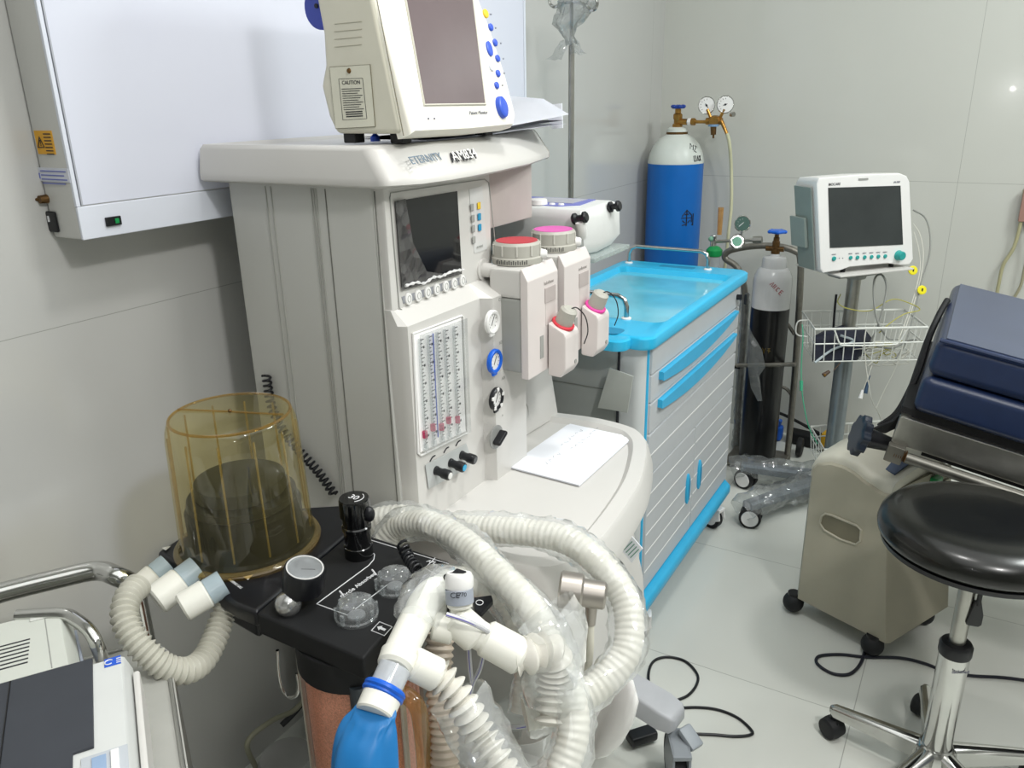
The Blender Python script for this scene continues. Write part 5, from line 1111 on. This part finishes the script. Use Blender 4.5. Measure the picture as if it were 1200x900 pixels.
# things in the upper basket
cb0=(bot[0]+bot[2])/2+V((0,0,.02))
pb=[Dp(x,y,(rim[0]-CAM).dot(R2)+.05) for x,y in ((950,425),(952,395),(975,388),(1000,392),(1010,405),(1000,425))]
g=G(); cc=sum(pb,V())/len(pb); back=[p+V((.02,.10,.0)) for p in pb]; g.loft([[cc+(p-cc)*.85 for p in pb],[p+V((.002,.015,0)) for p in pb],back,[cc+V((.02,.12,0))+(p-cc)*.8 for p in pb]]); tag(obj('pressure_cuff',g,mat('cuff_navy','#15192a',.7,var=.2)),'dark navy blood pressure cuff folded in the upper wire basket','cuff')
db=(rim[0]-CAM).dot(R2)
g=G(); g.tube([Dp(955,425,db+.04),Dp(975,410,db+.04),Dp(1000,400,db+.035),Dp(985,393,db+.03)],.004,8,4); tag(obj('cuff_tube',g,mat('tube_pale','#a9b4b8',.35)),'pale grey air tube lying across the navy cuff','tube')
def cable(pts,r,m,label,cat='cable',name='sensor_cable',d0=None):
    d0=db if d0 is None else d0
    g=G(); g.tube([Dp(x,y,d0+e) for x,y,e in pts],r,7,6); o=obj(name,g,m); tag(o,label,cat); return o
GC=mat('grey_cable','#8d8f8a',.45); YC=mat('yellow_green_cable','#a7a24a',.45); LC=mat('lead_white','#c7c6bc',.45); GNC=mat('green_cable','#3c9d78',.45)
cable([(1074,398,.03),(1062,400,.05),(1045,408,.05),(1022,402,.04),(1028,385,.03),(1035,360,.02),(1039,335,.02),(1033,322,.02),(1025,327,.02),(1024,350,.02),(1028,375,.02),(1040,396,.02),(1052,398,.03)],.0035,GC,'thick grey cable looped upright above the upper wire basket')
cable([(1070,246,.20),(1084,255,.20),(1090,275,.19),(1089,300,.18),(1080,330,.16),(1072,365,.12),(1062,400,.08),(1050,420,.06)],.003,GC,'grey cable dropping in an arc from the right side of the white monitor')
cable([(1070,262,.2),(1078,275,.19),(1082,300,.18),(1077,335,.16),(1066,370,.12),(1054,405,.08)],.0018,LC,'thin white lead beside the grey cable right of the white monitor')
cable([(1071,272,.2),(1076,290,.19),(1078,315,.18),(1070,350,.14),(1058,385,.1),(1046,415,.06)],.0018,LC,'second thin white lead nearest the right side of the white monitor')
cable([(985,345,.1),(982,355,.05),(995,362,.05),(1020,364,.04),(1045,351,.03),(1065,355,.03),(1078,363,.03),(1060,368,.02),(1044,378,.02),(1030,390,.03)],.0018,YC,'yellow-green cable draped over the back of the upper wire basket')
for i,(o,cc_) in enumerate((((1005,415),LC),((1030,418),YC),((1018,422),LC),((1040,412),YC),((1050,420),LC))):
    rd=random.Random(50+i); P=[(o[0]+rd.uniform(-18,18),o[1]+rd.uniform(-14,8),.03+rd.uniform(0,.08)) for k in range(9)]
    cable(P,.0016,cc_,['tangled white lead at the left of the upper basket','tangled yellow-green lead in the middle of the upper basket','tangled white lead at the bottom of the upper basket','tangled yellow-green lead near the front of the upper basket','tangled white lead at the right of the upper basket'][i])
cable([(1015,385,-.02),(1013,400,-.02),(1015,430,-.02),(1018,450,-.02),(1022,470,-.02),(1030,485,.0),(1033,495,.02)],.0015,LC,'thin white lead hanging in front of the upper basket towards the black knob')
cable([(1058,405,-.01),(1050,430,.0),(1035,460,.01),(1026,480,.01)],.0013,LC,'thin pale lead slanting down below the upper wire basket')
o=cable([(1022,428,.0),(1016,445,0),(1010,462,0)],.0013,LC,'short lead ending in a white snap clip below the basket')
g=G(); g.cyl(Dp(1011,457,db),Dp(1008,467,db),.004,.007,14); obj('snap_clip',g,WHT2,o)
o=cable([(1020,440,.01),(1016,450,.01)],.0015,mat('lead_navy','#2b4560',.5),'short lead ending in a dark blue snap clip below the basket')
g=G(); g.cyl(Dp(1017,448,db+.01),Dp(1014,461,db+.01),.004,.007,14); obj('snap_clip',g,mat('lead_navy','#2b4560',.5),o)
o=cable([(985,425,.0),(977,434,0)],.0018,mat('lead_brown','#4b3a2c',.5),'brown snap lead poking out under the left end of the basket')
g=G(); g.cyl(Dp(972,435,db),Dp(965,440,db),.005,.008,14); obj('snap_clip',g,mat('lead_brown','#4b3a2c',.5),o)
g=G(); g.disc(Dp(966.5,439.5,db-.008),-R2,.004,.002,12); obj('snap_centre',g,BRS,o)
for (x,y,d_,lb) in ((1069,317,.15,'yellow round tag hanging on the leads, higher of two'),(1079.5,340,.14,'yellow round tag hanging on the leads, lower of two')):
    c=Dp(x,y,db+d_); g=G(); g.lathe([(.014,0),(.016,.003),(.016,.006),(.013,.008)],c,-R2,20); tg=obj('cable_tag',g,mat('tag_yellow','#e8dc1e',.4)); tag(tg,lb,'tag')
    g=G(); g.box(c-R2*.009,(.004,.004,.010),0); obj('tag_mark',g,DINK,tg)
cable([(940,380,.03),(941,395,.02),(939,430,.02),(940,460,.02),(945,490,.02),(951,508,.04),(958,520,.06)],.0018,GNC,'green cable hanging from the left corner of the upper basket')
g=G(); g.cyl(Dp(939,446,db+.02),Dp(939,458,db+.02),.006,.005,12); tag(obj('cable_joint',g,GNC),'green plug joint on the hanging green cable','plug')
g=G(); g.tube([Yp(980,345,2.86),Yp(978,365,2.86),Yp(976,395,2.86)],.004,8); tag(obj('power_cord',g,BLK),'black cord running down beside the monitor stand pole','cord')
# things at the floor by the back wall
t=thing('tool_set','black and yellow tool lying on the floor against the back wall','tool',(-.50,3.34,0))
g=G(); g.box((-.50,3.34,.03),(.20,.07,.05),.012,M=Matrix.Rotation(-.15,4,'Z')); obj('tool_body',g,BLKM,t)
g=G(); g.box((-.42,3.31,.05),(.07,.06,.075),.01,M=Matrix.Rotation(-.15,4,'Z')); obj('tool_grip',g,mat('tool_yellow','#c79a1c',.5),t)
g=G(); g.tube([(-.72,3.36,.13),(-.62,3.36,.11),(-.5,3.35,.07),(-.45,3.35,.05)],.007,8); obj('tool_lever',g,BLKM,t)
g=G(); g.box((-.645,3.34,.035),(.05,.05,.065),.012); g.cyl((-.645,3.34,.06),(-.63,3.32,.10),.012,.008,12); tag(obj('blue_fitting',g,mat('fitting_blue','#1b58b8',.4)),'blue plastic fitting on the floor between the cylinder cart and the tool','fitting')
# ------------------------------------------------------------------ operating table (end visible)
tl=math.radians(10.3)
TM=Matrix.Translation(V((-.048,1.85,.927)))@Matrix.Rotation(tl,4,'Y')
t=thing('operating_table','tilted operating table with navy vinyl cushions on a steel side rail','operating table',(0,0,0),M=TM)
def LG(): return G(TM)
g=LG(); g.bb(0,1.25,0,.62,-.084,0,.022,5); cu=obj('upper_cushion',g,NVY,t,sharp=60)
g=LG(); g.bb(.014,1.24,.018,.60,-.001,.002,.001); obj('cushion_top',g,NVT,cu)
g=LG(); g.tube([(.003,.0,-.002),(.6,.0,-.002),(1.2,.0,-.002)],.005,8,1); g2=g; obj('piping',g2,NVY,cu)
g=LG(); g.bb(.0,1.25,.0,.62,-.172,-.086,.020,5); obj('lower_cushion',g,NVY,t,sharp=60)
g=LG(); g.bb(-.02,1.25,.02,.60,-.195,-.172,.003); obj('base_board',g,BLKM,t)
g=LG(); g.bb(-.014,1.25,-.012,.010,-.252,-.186,.004); fr_=obj('side_frame',g,STL,t)
g=LG(); g.bb(-.014,1.25,.58,.60,-.25,-.186,.004); obj('side_frame',g,STL,t)
g=LG(); g.bb(-.016,.006,-.012,.60,-.250,-.188,.003); obj('end_frame',g,STL,t)
g=LG(); g.cyl((.02,-.02,-.272),(.33,-.02,-.272),.0125,n=20,bev=.002); g.bb(.33,1.25,-.03,-.01,-.285,-.262,.002); obj('accessory_rail',g,mat('rail_steel','#6f6e68',.42,.9,var=.1),fr_)
g=LG(); g.bb(-.018,.018,-.034,-.008,-.290,-.250,.003); obj('rail_bracket',g,mat('bracket_steel','#6f6d66',.4,.8),fr_)
for k in range(6): g=LG(); g.lathe([(.0135,-.0015),(.015,0),(.0135,.0015)],(.0+k*.0045,-.02,-.270),(1,0,0),20); obj('thread_ring',g,BRD,fr_)
g=LG(); g.bb(.05,1.2,-.004,.0,-.262,-.25,.001); obj('shadow_gap',g,BLKM,fr_)
# black strap hanging along the end of the cushions
g=G(); P=[Dp(1110,352,2.02),Dp(1100,370,1.98),Dp(1087,400,1.95),Dp(1078,430,1.93),Dp(1064,462,1.92),Dp(1050,485,1.91),Dp(1030,500,1.92)]
g.tube(P,.008,8,6); obj('strap',g,BLKM,t)
g=G(); g.prism([Dp(1074,455,1.90),Dp(1063,470,1.90),Dp(1044,492,1.90),Dp(1020,502,1.92),Dp(1035,508,1.92),Dp(1052,500,1.90)],-R2*.012,.003); obj('strap_end',g,BLKM,t)
# star knob
kc=Dp(1008,510,1.86); ka=(Dp(1050,520,1.84)-kc).normalized()
ka=(R0*.95-R2*.06+R1*.30).normalized(); F=frames([kc,kc+ka])[0]; g=G()
loops=[]
for z,s_ in ((-.012,.8),(-.008,1),(.008,1),(.012,.8)):
    loops.append([kc+ka*z+(F[0]*math.cos(a)+F[1]*math.sin(a))*(.046+.0035*math.cos(9*a))*s_ for a in [2*PI*i/72 for i in range(72)]])
g.loft(loops); kn=obj('clamp_knob',g,mat('knob_blue_black','#1b2330',.3,var=.1),t)
g=G(); g.cyl(kc+ka*.010,kc+ka*.075,.024,.017,24,.003); obj('knob_stem',g,BLK,kn)
g=G(); g.bb(.75,.95,2.0,2.3,.12,.62,.02); g.bb(.55,1.15,1.88,2.42,.0,.12,.03); obj('pedestal',g,STL,t)
# ------------------------------------------------------------------ oxygen concentrator
L0=V((-.309,2.093,0)); exC=V((.9285,-.3714,0)); eyC=V((.3714,.9285,0)); CM=Matrix(((exC.x,eyC.x,0,L0.x),(exC.y,eyC.y,0,L0.y),(0,0,1,0),(0,0,0,1)))
t=thing('oxygen_concentrator','boxy beige oxygen concentrator on black casters under the table','concentrator',(0,0,0),M=CM)
Wc,Dc=.27,.30
def arc(y,sh,top=0):
    P=[(0.0,.055),(.0,.30),(.0,.475+top),(.02,.492+top),(.055,.503+top),(.09,.505+top),(.13,.497+top),(.165,.48+top),(.195,.465+top),(.205,.47+top),(.212,.475+top),(.216,.30),(.262,.055)]
    P=[(0.0,.055),(.0,.25),(.0,.465+top),(.012,.482+top),(.05,.500+top),(.085,.503+top),(.12,.497+top),(.15,.484+top),(.190,.472+top),(.205,.468+top),(.218,.472+top),(.250,.25),(.276,.055)]
    return [V((x+ (sh if x>.1 else -sh*.0),y,z)) for x,z in P]
g=G(CM); g.loft([[V((p.x*.94+.01,p.y,p.z*.985+.003)) for p in arc(0,0)],arc(.012,0),arc(.29,.02),[V((p.x*.94+.01,p.y,p.z*.985+.003)) for p in arc(.302,.02)]]); cbd=obj('shell',g,TAU,t,sharp=50)
def arcT(y,d,e=0): 
    P=[(.0,.468),(.012,.486),(.05,.505),(.085,.508),(.12,.502),(.15,.489),(.190,.477),(.205,.473),(.220,.474)]
    return [V((x+(e if x>.1 else 0),y,z+d)) for x,z in P]
def topl(y,d): a=arcT(y,d); b=[V((p.x,p.y,p.z-.03-d)) for p in a[::-1]]; return a+b
g=G(CM); g.loft([topl(.010,.0),topl(.03,.022),topl(.12,.030),topl(.20,.028),topl(.29,.02)]); tpc=obj('top_cover',g,mat('concentrator_cream','#c9c6b7',.45,var=.02),t,sharp=60)
# handle recess at the front
def CF(x,y,o=0): 
    n=-eyC; return hit(x,y,L0+n*o,n)
rc_=[CF(x,y,.001) for x,y in ((961,613),(963,605),(967,602),(974,603.5),(1004,616),(1009,621),(1008,634),(1003,638),(985,632),(966,621))]
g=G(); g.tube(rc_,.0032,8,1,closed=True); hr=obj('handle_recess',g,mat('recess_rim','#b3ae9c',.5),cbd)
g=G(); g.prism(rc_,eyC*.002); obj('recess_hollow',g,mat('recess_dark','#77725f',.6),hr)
g=G(CM); g.prism([(.13,.06,.507),(.20,.06,.500),(.20,.16,.512),(.13,.16,.519)],(0,0,.004)); obj('control_label',g,mat('label_slate','#3d4c66',.4),tpc)
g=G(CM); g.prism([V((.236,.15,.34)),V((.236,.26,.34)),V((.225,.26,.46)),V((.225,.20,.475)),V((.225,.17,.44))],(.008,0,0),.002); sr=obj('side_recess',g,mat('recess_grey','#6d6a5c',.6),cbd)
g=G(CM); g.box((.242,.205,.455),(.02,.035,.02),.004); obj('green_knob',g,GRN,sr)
g=G(CM); g.prism([(.245,.22,.36),(.245,.28,.36),(.243,.28,.44),(.243,.22,.44)],(.003,0,0)); obj('vent_panel',g,mat('vent_beige','#b6b19f',.5),cbd)
for s_ in ((-.010,.012),(.235,.005),(.0,.27),(.255,.24)):
    c=CM@V((s_[0],s_[1],0)); g=G(); g.ball(c+V((0,0,.031)),.031,12,(.95,.95,.97)); cw=obj('caster',g,RUB,t)
    g=G(); g.cyl(c+V((0,0,.03)),c+V((0,0,.062)),.018,n=16); obj('caster_stem',g,BLK,cw)
# green scribble on side
def CS(x,y): n=V((exC.x,exC.y,.14)).normalized(); return hit(x,y,CM@V((.262,.1,.06)),n)+n*.0015
for sc3 in (((1095,668),(1103,674),(1112,676),(1108,680),(1098,678)),((1072,680),(1080,686),(1088,682))):
    g=G(); g.tube([CS(*p) for p in sc3],.0012,5,4); obj('green_scribble',g,mat('scribble_green','#4c9f6c',.5),cbd)
# ------------------------------------------------------------------ stool
sx,sy=.08,1.62
t=thing('stool','round black vinyl swivel stool on a chrome five-star base','stool',(sx,sy,0))
R_=.180; zt=.655
g=G(); g.lathe([(R_-.045,.0),(R_-.012,.004),(R_-.002,.016),(R_,.028),(R_-.004,.044),(R_-.018,.058),(R_-.045,.066),(R_-.09,.068),(0,.064)],(sx,sy,zt-.068),(0,0,1),64); st3=obj('seat',g,SVL,t,sharp=80)
g=G(); g.lathe([(R_-.05,-.012),(R_-.01,-.006),(R_-.008,.004),(R_-.05,.006)],(sx,sy,zt-.068),(0,0,1),64); obj('seat_rim',g,BLK,st3)
g=G(); g.cyl((sx,sy,.30),(sx,sy,zt-.075),.0155,n=24); obj('piston',g,STL,t)
g=G(); g.cyl((sx,sy,.085),(sx,sy,.34),.029,n=32); cl_=obj('column',g,CHR,t)
g=G(); g.lathe([(.0305,0),(.0315,.004),(.0315,.022),(.028,.028),(.017,.030)],(sx,sy,.335),(0,0,1),32); obj('collar',g,BLK,cl_)
g=G(); g.text('techmed',V((sx,sy,.312))-V((R2.x,R2.y,0)).normalized()*.0296,R0,(0,0,1),.010,.0006); obj('lettering',g,INK,cl_)
g=G(); g.lathe([(.042,0),(.044,.01),(.040,.035),(.031,.045)],(sx,sy,.058),(0,0,1),32); obj('hub',g,CHR,t)
for k in range(5):
    a=math.radians(171+72*k); d=V((math.cos(a),math.sin(a),0)); s=V((-d.y,d.x,0)); o=V((sx,sy,0))
    def sc4(r,w,z0,z1): p=o+d*r; return [p+s*w+V((0,0,z0)),p+s*w+V((0,0,z1-.006)),p+s*w*.5+V((0,0,z1)),p-s*w*.5+V((0,0,z1)),p-s*w+V((0,0,z1-.006)),p-s*w+V((0,0,z0))]
    g=G(); g.loft([sc4(.03,.018,.055,.100),sc4(.21,.013,.064,.088),sc4(.222,.006,.070,.082)]); lg=obj('leg',g,CHR,t)
    c=o+d*.212; cs=math.cos; g=G(); yw=V((math.cos(a+1.1),math.sin(a+1.1),0))
    g.lathe([(.018,-.022),(.024,-.018),(.026,-.004),(.026,.004),(.024,.018),(.018,.022)],c+V((0,0,.026)),yw,24); cw=obj('caster',g,RUB,lg)
    g=G(); g.cyl(c+V((0,0,.045)),c+V((0,0,.072)),.008,n=12); g.box(c+V((0,0,.040)),(.03,.03,.018),.006); obj('caster_hood',g,BLK,cw)
lp0=V((sx,sy,zt-.075))+R0*.014-V((R2.x,R2.y,0)).normalized()*.02
g=G(); g.tube([lp0,lp0-V((0,0,.08)),lp0-V((0,0,.115))],.0045,8,1); lv=obj('height_lever',g,BLK,t)
e=lp0-V((0,0,.105)); g=G(); g.prism([e-R0*.006,e+R0*.006,e+R0*.016-V((0,0,.035)),e+R0*.016-V((0,0,.058)),e+R0*.010-V((0,0,.062)),e-R0*.012-V((0,0,.058)),e-R0*.016-V((0,0,.05))],R2*.010,.002); obj('lever_paddle',g,BLK,lv)
# ------------------------------------------------------------------ cords on the floor
def cord(pts,r,m,label,name='power_cord',z=None):
    g=G(); g.tube([Zp(x,y,(z or r)) for x,y in pts],r,8,8); tag(obj(name,g,m),label,'cord')
cord([(1014,748),(1014,760),(1008,778),(995,790),(975,789),(958,778),(960,769),(985,767),(1015,770),(1055,771),(1085,778),(1110,788),(1140,792),(1175,794),(1215,799)],.0042,mat('cord_navy','#20222c',.45),'dark cord looping on the floor beside the beige concentrator and running under the stool')
cord([(762,812),(760,790),(766,775),(782,770),(803,775),(817,790),(816,803),(806,815),(790,822),(775,830)],.0036,BLK,'black cord loop on the floor beside the machine, nearer the trolley')
cord([(790,830),(818,829),(842,832),(864,841),(880,855),(880,861),(862,863),(835,861),(800,860),(780,862)],.0036,BLK,'black cord loop on the floor in front of the machine caster')
# ------------------------------------------------------------------ yellowish tubing on the far right
yy_=3.405
g=G(); q=Yp(1206,240,yy_); g.box(q,(.05,.02,.12),.004); po=obj('drip_pouch',g,mat('pouch_pinkish','#b0897c',.4,trans=.2)); tag(po,'pinkish drip pouch with pale yellow tubes hanging against the back wall above the navy cushion','pouch')
for i,(P,r_,c_) in enumerate((([(1201,222),(1199,240),(1196,262),(1188,290),(1176,310),(1171,330),(1168,350),(1168,380)],.006,'#b9b58f'),([(1204,250),(1205,290),(1200,318),(1196,335),(1188,350),(1184,360),(1180,380)],.005,'#aaa58a'))):
    g=G(); g.tube([Yp(x,y,yy_) for x,y in P],r_,9,6); obj('drip_tube',g,mat('tube_y%d'%i,c_,.35,trans=.2),po)
# ------------------------------------------------------------------ left cart with printers
uv=V((.545,.84,0)).normalized(); vv2=V((-.84,.545,0)).normalized()
O=Zp(145,765,.80)
LM=Matrix(((uv.x,vv2.x,0,O.x),(uv.y,vv2.y,0,O.y),(0,0,1,0),(0,0,0,1)))
def lq(x,y,z): return LM.inverted()@Zp(x,y,z)
t=thing('equipment_cart','chrome tube framed equipment cart at the lower left','cart',(0,0,0),M=LM)
# local frame: x = right, y = away, z up ; device corner at origin (z=.80)
top=.705
g=G(LM); g.loft([rrect(-.62,.047,-.42,.155,.05,top-.02),rrect(-.62,.047,-.42,.155,.05,top)]); obj('shelf',g,mat('cart_pale','#b2b2ac',.3,.2,var=.05),t)
g=G(LM); g.tube(rrect(-.615,.042,-.415,.150,.045,top+.0015),.0025,6,1,closed=True); obj('shelf_lip',g,mat('cart_pale2','#8f8f8a',.3,.4),t)
g=G(LM); g.bb(.040,.048,-.40,.10,.20,top,.003); obj('side_panel',g,mat('cart_panel','#a8a6a0',.28,.8,var=.06),t)
def CL(x,y,d): return Dp(x,y,d)
g=G(); z=.775
p=[Zp(-60,712,z),Zp(0,695,z),Zp(60,680,z),Zp(112,669,z),Zp(136,675,z-.002),Zp(150,692,z-.015)]
q=p[-1]; q2=Zp(146,690,z); leg=[V((p[4].x+.012,p[4].y+.016,zz)) for zz in (z-.05,z-.1,.5,.35,.1,.03)]
g.tube(p[:-1]+[p[4]+V((.010,.013,-.018))]+leg,.0145,16,6); obj('push_rail',g,CHR,t)
g=G(); p=[Zp(20,722,.80),Zp(72,720,.80),Zp(90,727,.795),Zp(106,741,.785),Zp(114,757,.77),Zp(119,770,.745),Zp(121,778,.72)]; g.tube(p,.0085,14,6); obj('guard_rail',g,CHR,t)
for (x,y) in ((-.55,-.38),(-.55,.12),(.02,-.38)): g=G(LM); g.cyl((x,y,.03),(x,y,top),.012,n=14); obj('leg',g,CHR,t)
g=G(LM); g.bb(-.60,.03,-.40,.14,.22,.235,.003); obj('lower_shelf',g,STL,t)
# recorder with dark lid
t=thing('chart_recorder','white desktop recorder with dark lid and blue sticker on the left cart','recorder',(0,0,0),M=LM)
lx=lq(109,773,.80).x; 
g=G(LM); g.loft([[V(p) for p in ((-.50,-.40,top+.001),(.006,-.40,top+.001),(.006,.0,top+.001),(-.50,.0,top+.001))],[V(p) for p in ((-.50,-.40,.775),(.006,-.40,.775),(.006,.0,.775),(-.50,.0,.775))],[V(p) for p in ((-.50,-.40,.796),(.0,-.40,.796),(.0,-.003,.796),(-.50,-.003,.796))],[V(p) for p in ((-.50,-.398,.80),(-.004,-.398,.80),(-.004,-.006,.80),(-.50,-.006,.80))]]); rcs=obj('case',g,mat('recorder_white','#cfd1cf',.4,var=.015),t)
c1=lq(115,876,.80); c2=lq(86,884,.80)
g=G(LM); g.prism([V((-.49,.002,.80)),V((lx,.002,.80)),V((lx,c1.y,.80)),V((c2.x,c1.y,.80)),V((c2.x,-.39,.80)),V((-.49,-.39,.80))],(0,0,.004),.001); ld=obj('dark_lid',g,mat('lid_slate','#383b42',.5,var=.05),t)
sx_=lq(14,795,.80).x; g=G(LM); g.tube([(sx_,.0,.8045),(sx_,-.38,.8045)],.0008,5,1); obj('lid_seam',g,BLK,ld)
a=lq(122,769,.80); b=lq(142,778,.80); g=G(LM); g.bb(a.x,b.x,-.004,-.020,.8002,.8008); stk=obj('blue_sticker',g,mat('sticker_blue','#2458c6',.4),t)
g=G(LM); xm=(a.x+b.x)/2; g.tube([(xm-.004+.0045*math.cos(x_),-.012+.0045*math.sin(x_),.8010) for x_ in [.6+k*.3 for k in range(17)]],.0008,5,1)
for k in range(3): g.bb(xm+.004,xm+.010,-.008-.004*k,-.0095-.004*k,.8008,.8011)
obj('lettering',g,WINK,stk)
a=lq(95,884,.80); b=lq(153,884,.80)
g=G(LM); g.bb(a.x,b.x-.002,a.y-.008,a.y-.09,.80,.8015,.0005); cp3=obj('control_panel',g,mat('panel_grey','#b9bec4',.4),t)
g=G(LM); g.bb(a.x+.010,b.x-.022,a.y-.014,a.y-.06,.8015,.8028); obj('display',g,mat('display_blue','#8fa6c4',.25),cp3)
g=G(LM); g.bb(b.x-.018,b.x-.010,a.y-.012,a.y-.05,.8015,.804,.001); obj('panel_key',g,WHT2,cp3)
g=G(LM); g.bb(.006,.014,-.39,-.02,.72,.785,.003); obj('side_trim',g,WHT,t)
# vented box behind
t=thing('vented_unit','off-white instrument box with slotted top vents behind the dark-lidded recorder','instrument',(0,0,0),M=LM)
fc=lq(68,714,.80); nc=lq(79,777,.80); xr=nc.x; yb=fc.y
g=G(LM); g.loft([[V((xr-.34,.008,z)),V((xr+e,.008,z)),V((fc.x+e,yb,z)),V((xr-.34,yb,z))] for z,e in ((top+.001,.012),(.77,.012),(.798,.002),(.80,0))]); vb2=obj('case',g,mat('vented_cream','#c9ccc4',.45,var=.02),t)
g=G(LM); g.prism([V((xr+.0125,.015,top+.01)),V((fc.x+.0125,yb-.004,top+.01)),V((fc.x+.0125,yb-.004,.765)),V((xr+.0125,.015,.765))],(.003,0,0)); obj('side_plate',g,mat('vented_side','#8f95a0',.4),vb2)
for k in range(7):
    for j in range(2):
        g=G(LM); x1=lq(35,752,.80).x-j*.044; y1=lq(35,749,.80).y-k*.0082; g.bb(x1-.038,x1,y1-.0011,y1+.0011,.8000,.8006); obj('vent_slot',g,DINK,vb2)
sx2=xr-.016; g=G(LM); g.tube([(sx2,.01,.8002),(sx2+(fc.x-xr),yb,.8002)],.0007,5,1); obj('case_seam',g,GRY2,vb2)
a=lq(35,727,.80); g=G(LM); g.bb(a.x,a.x+.024,a.y-.005,a.y+.004,.80,.8015,.001); obj('latch',g,mat('vented_side2','#d3d4cf',.4),vb2)
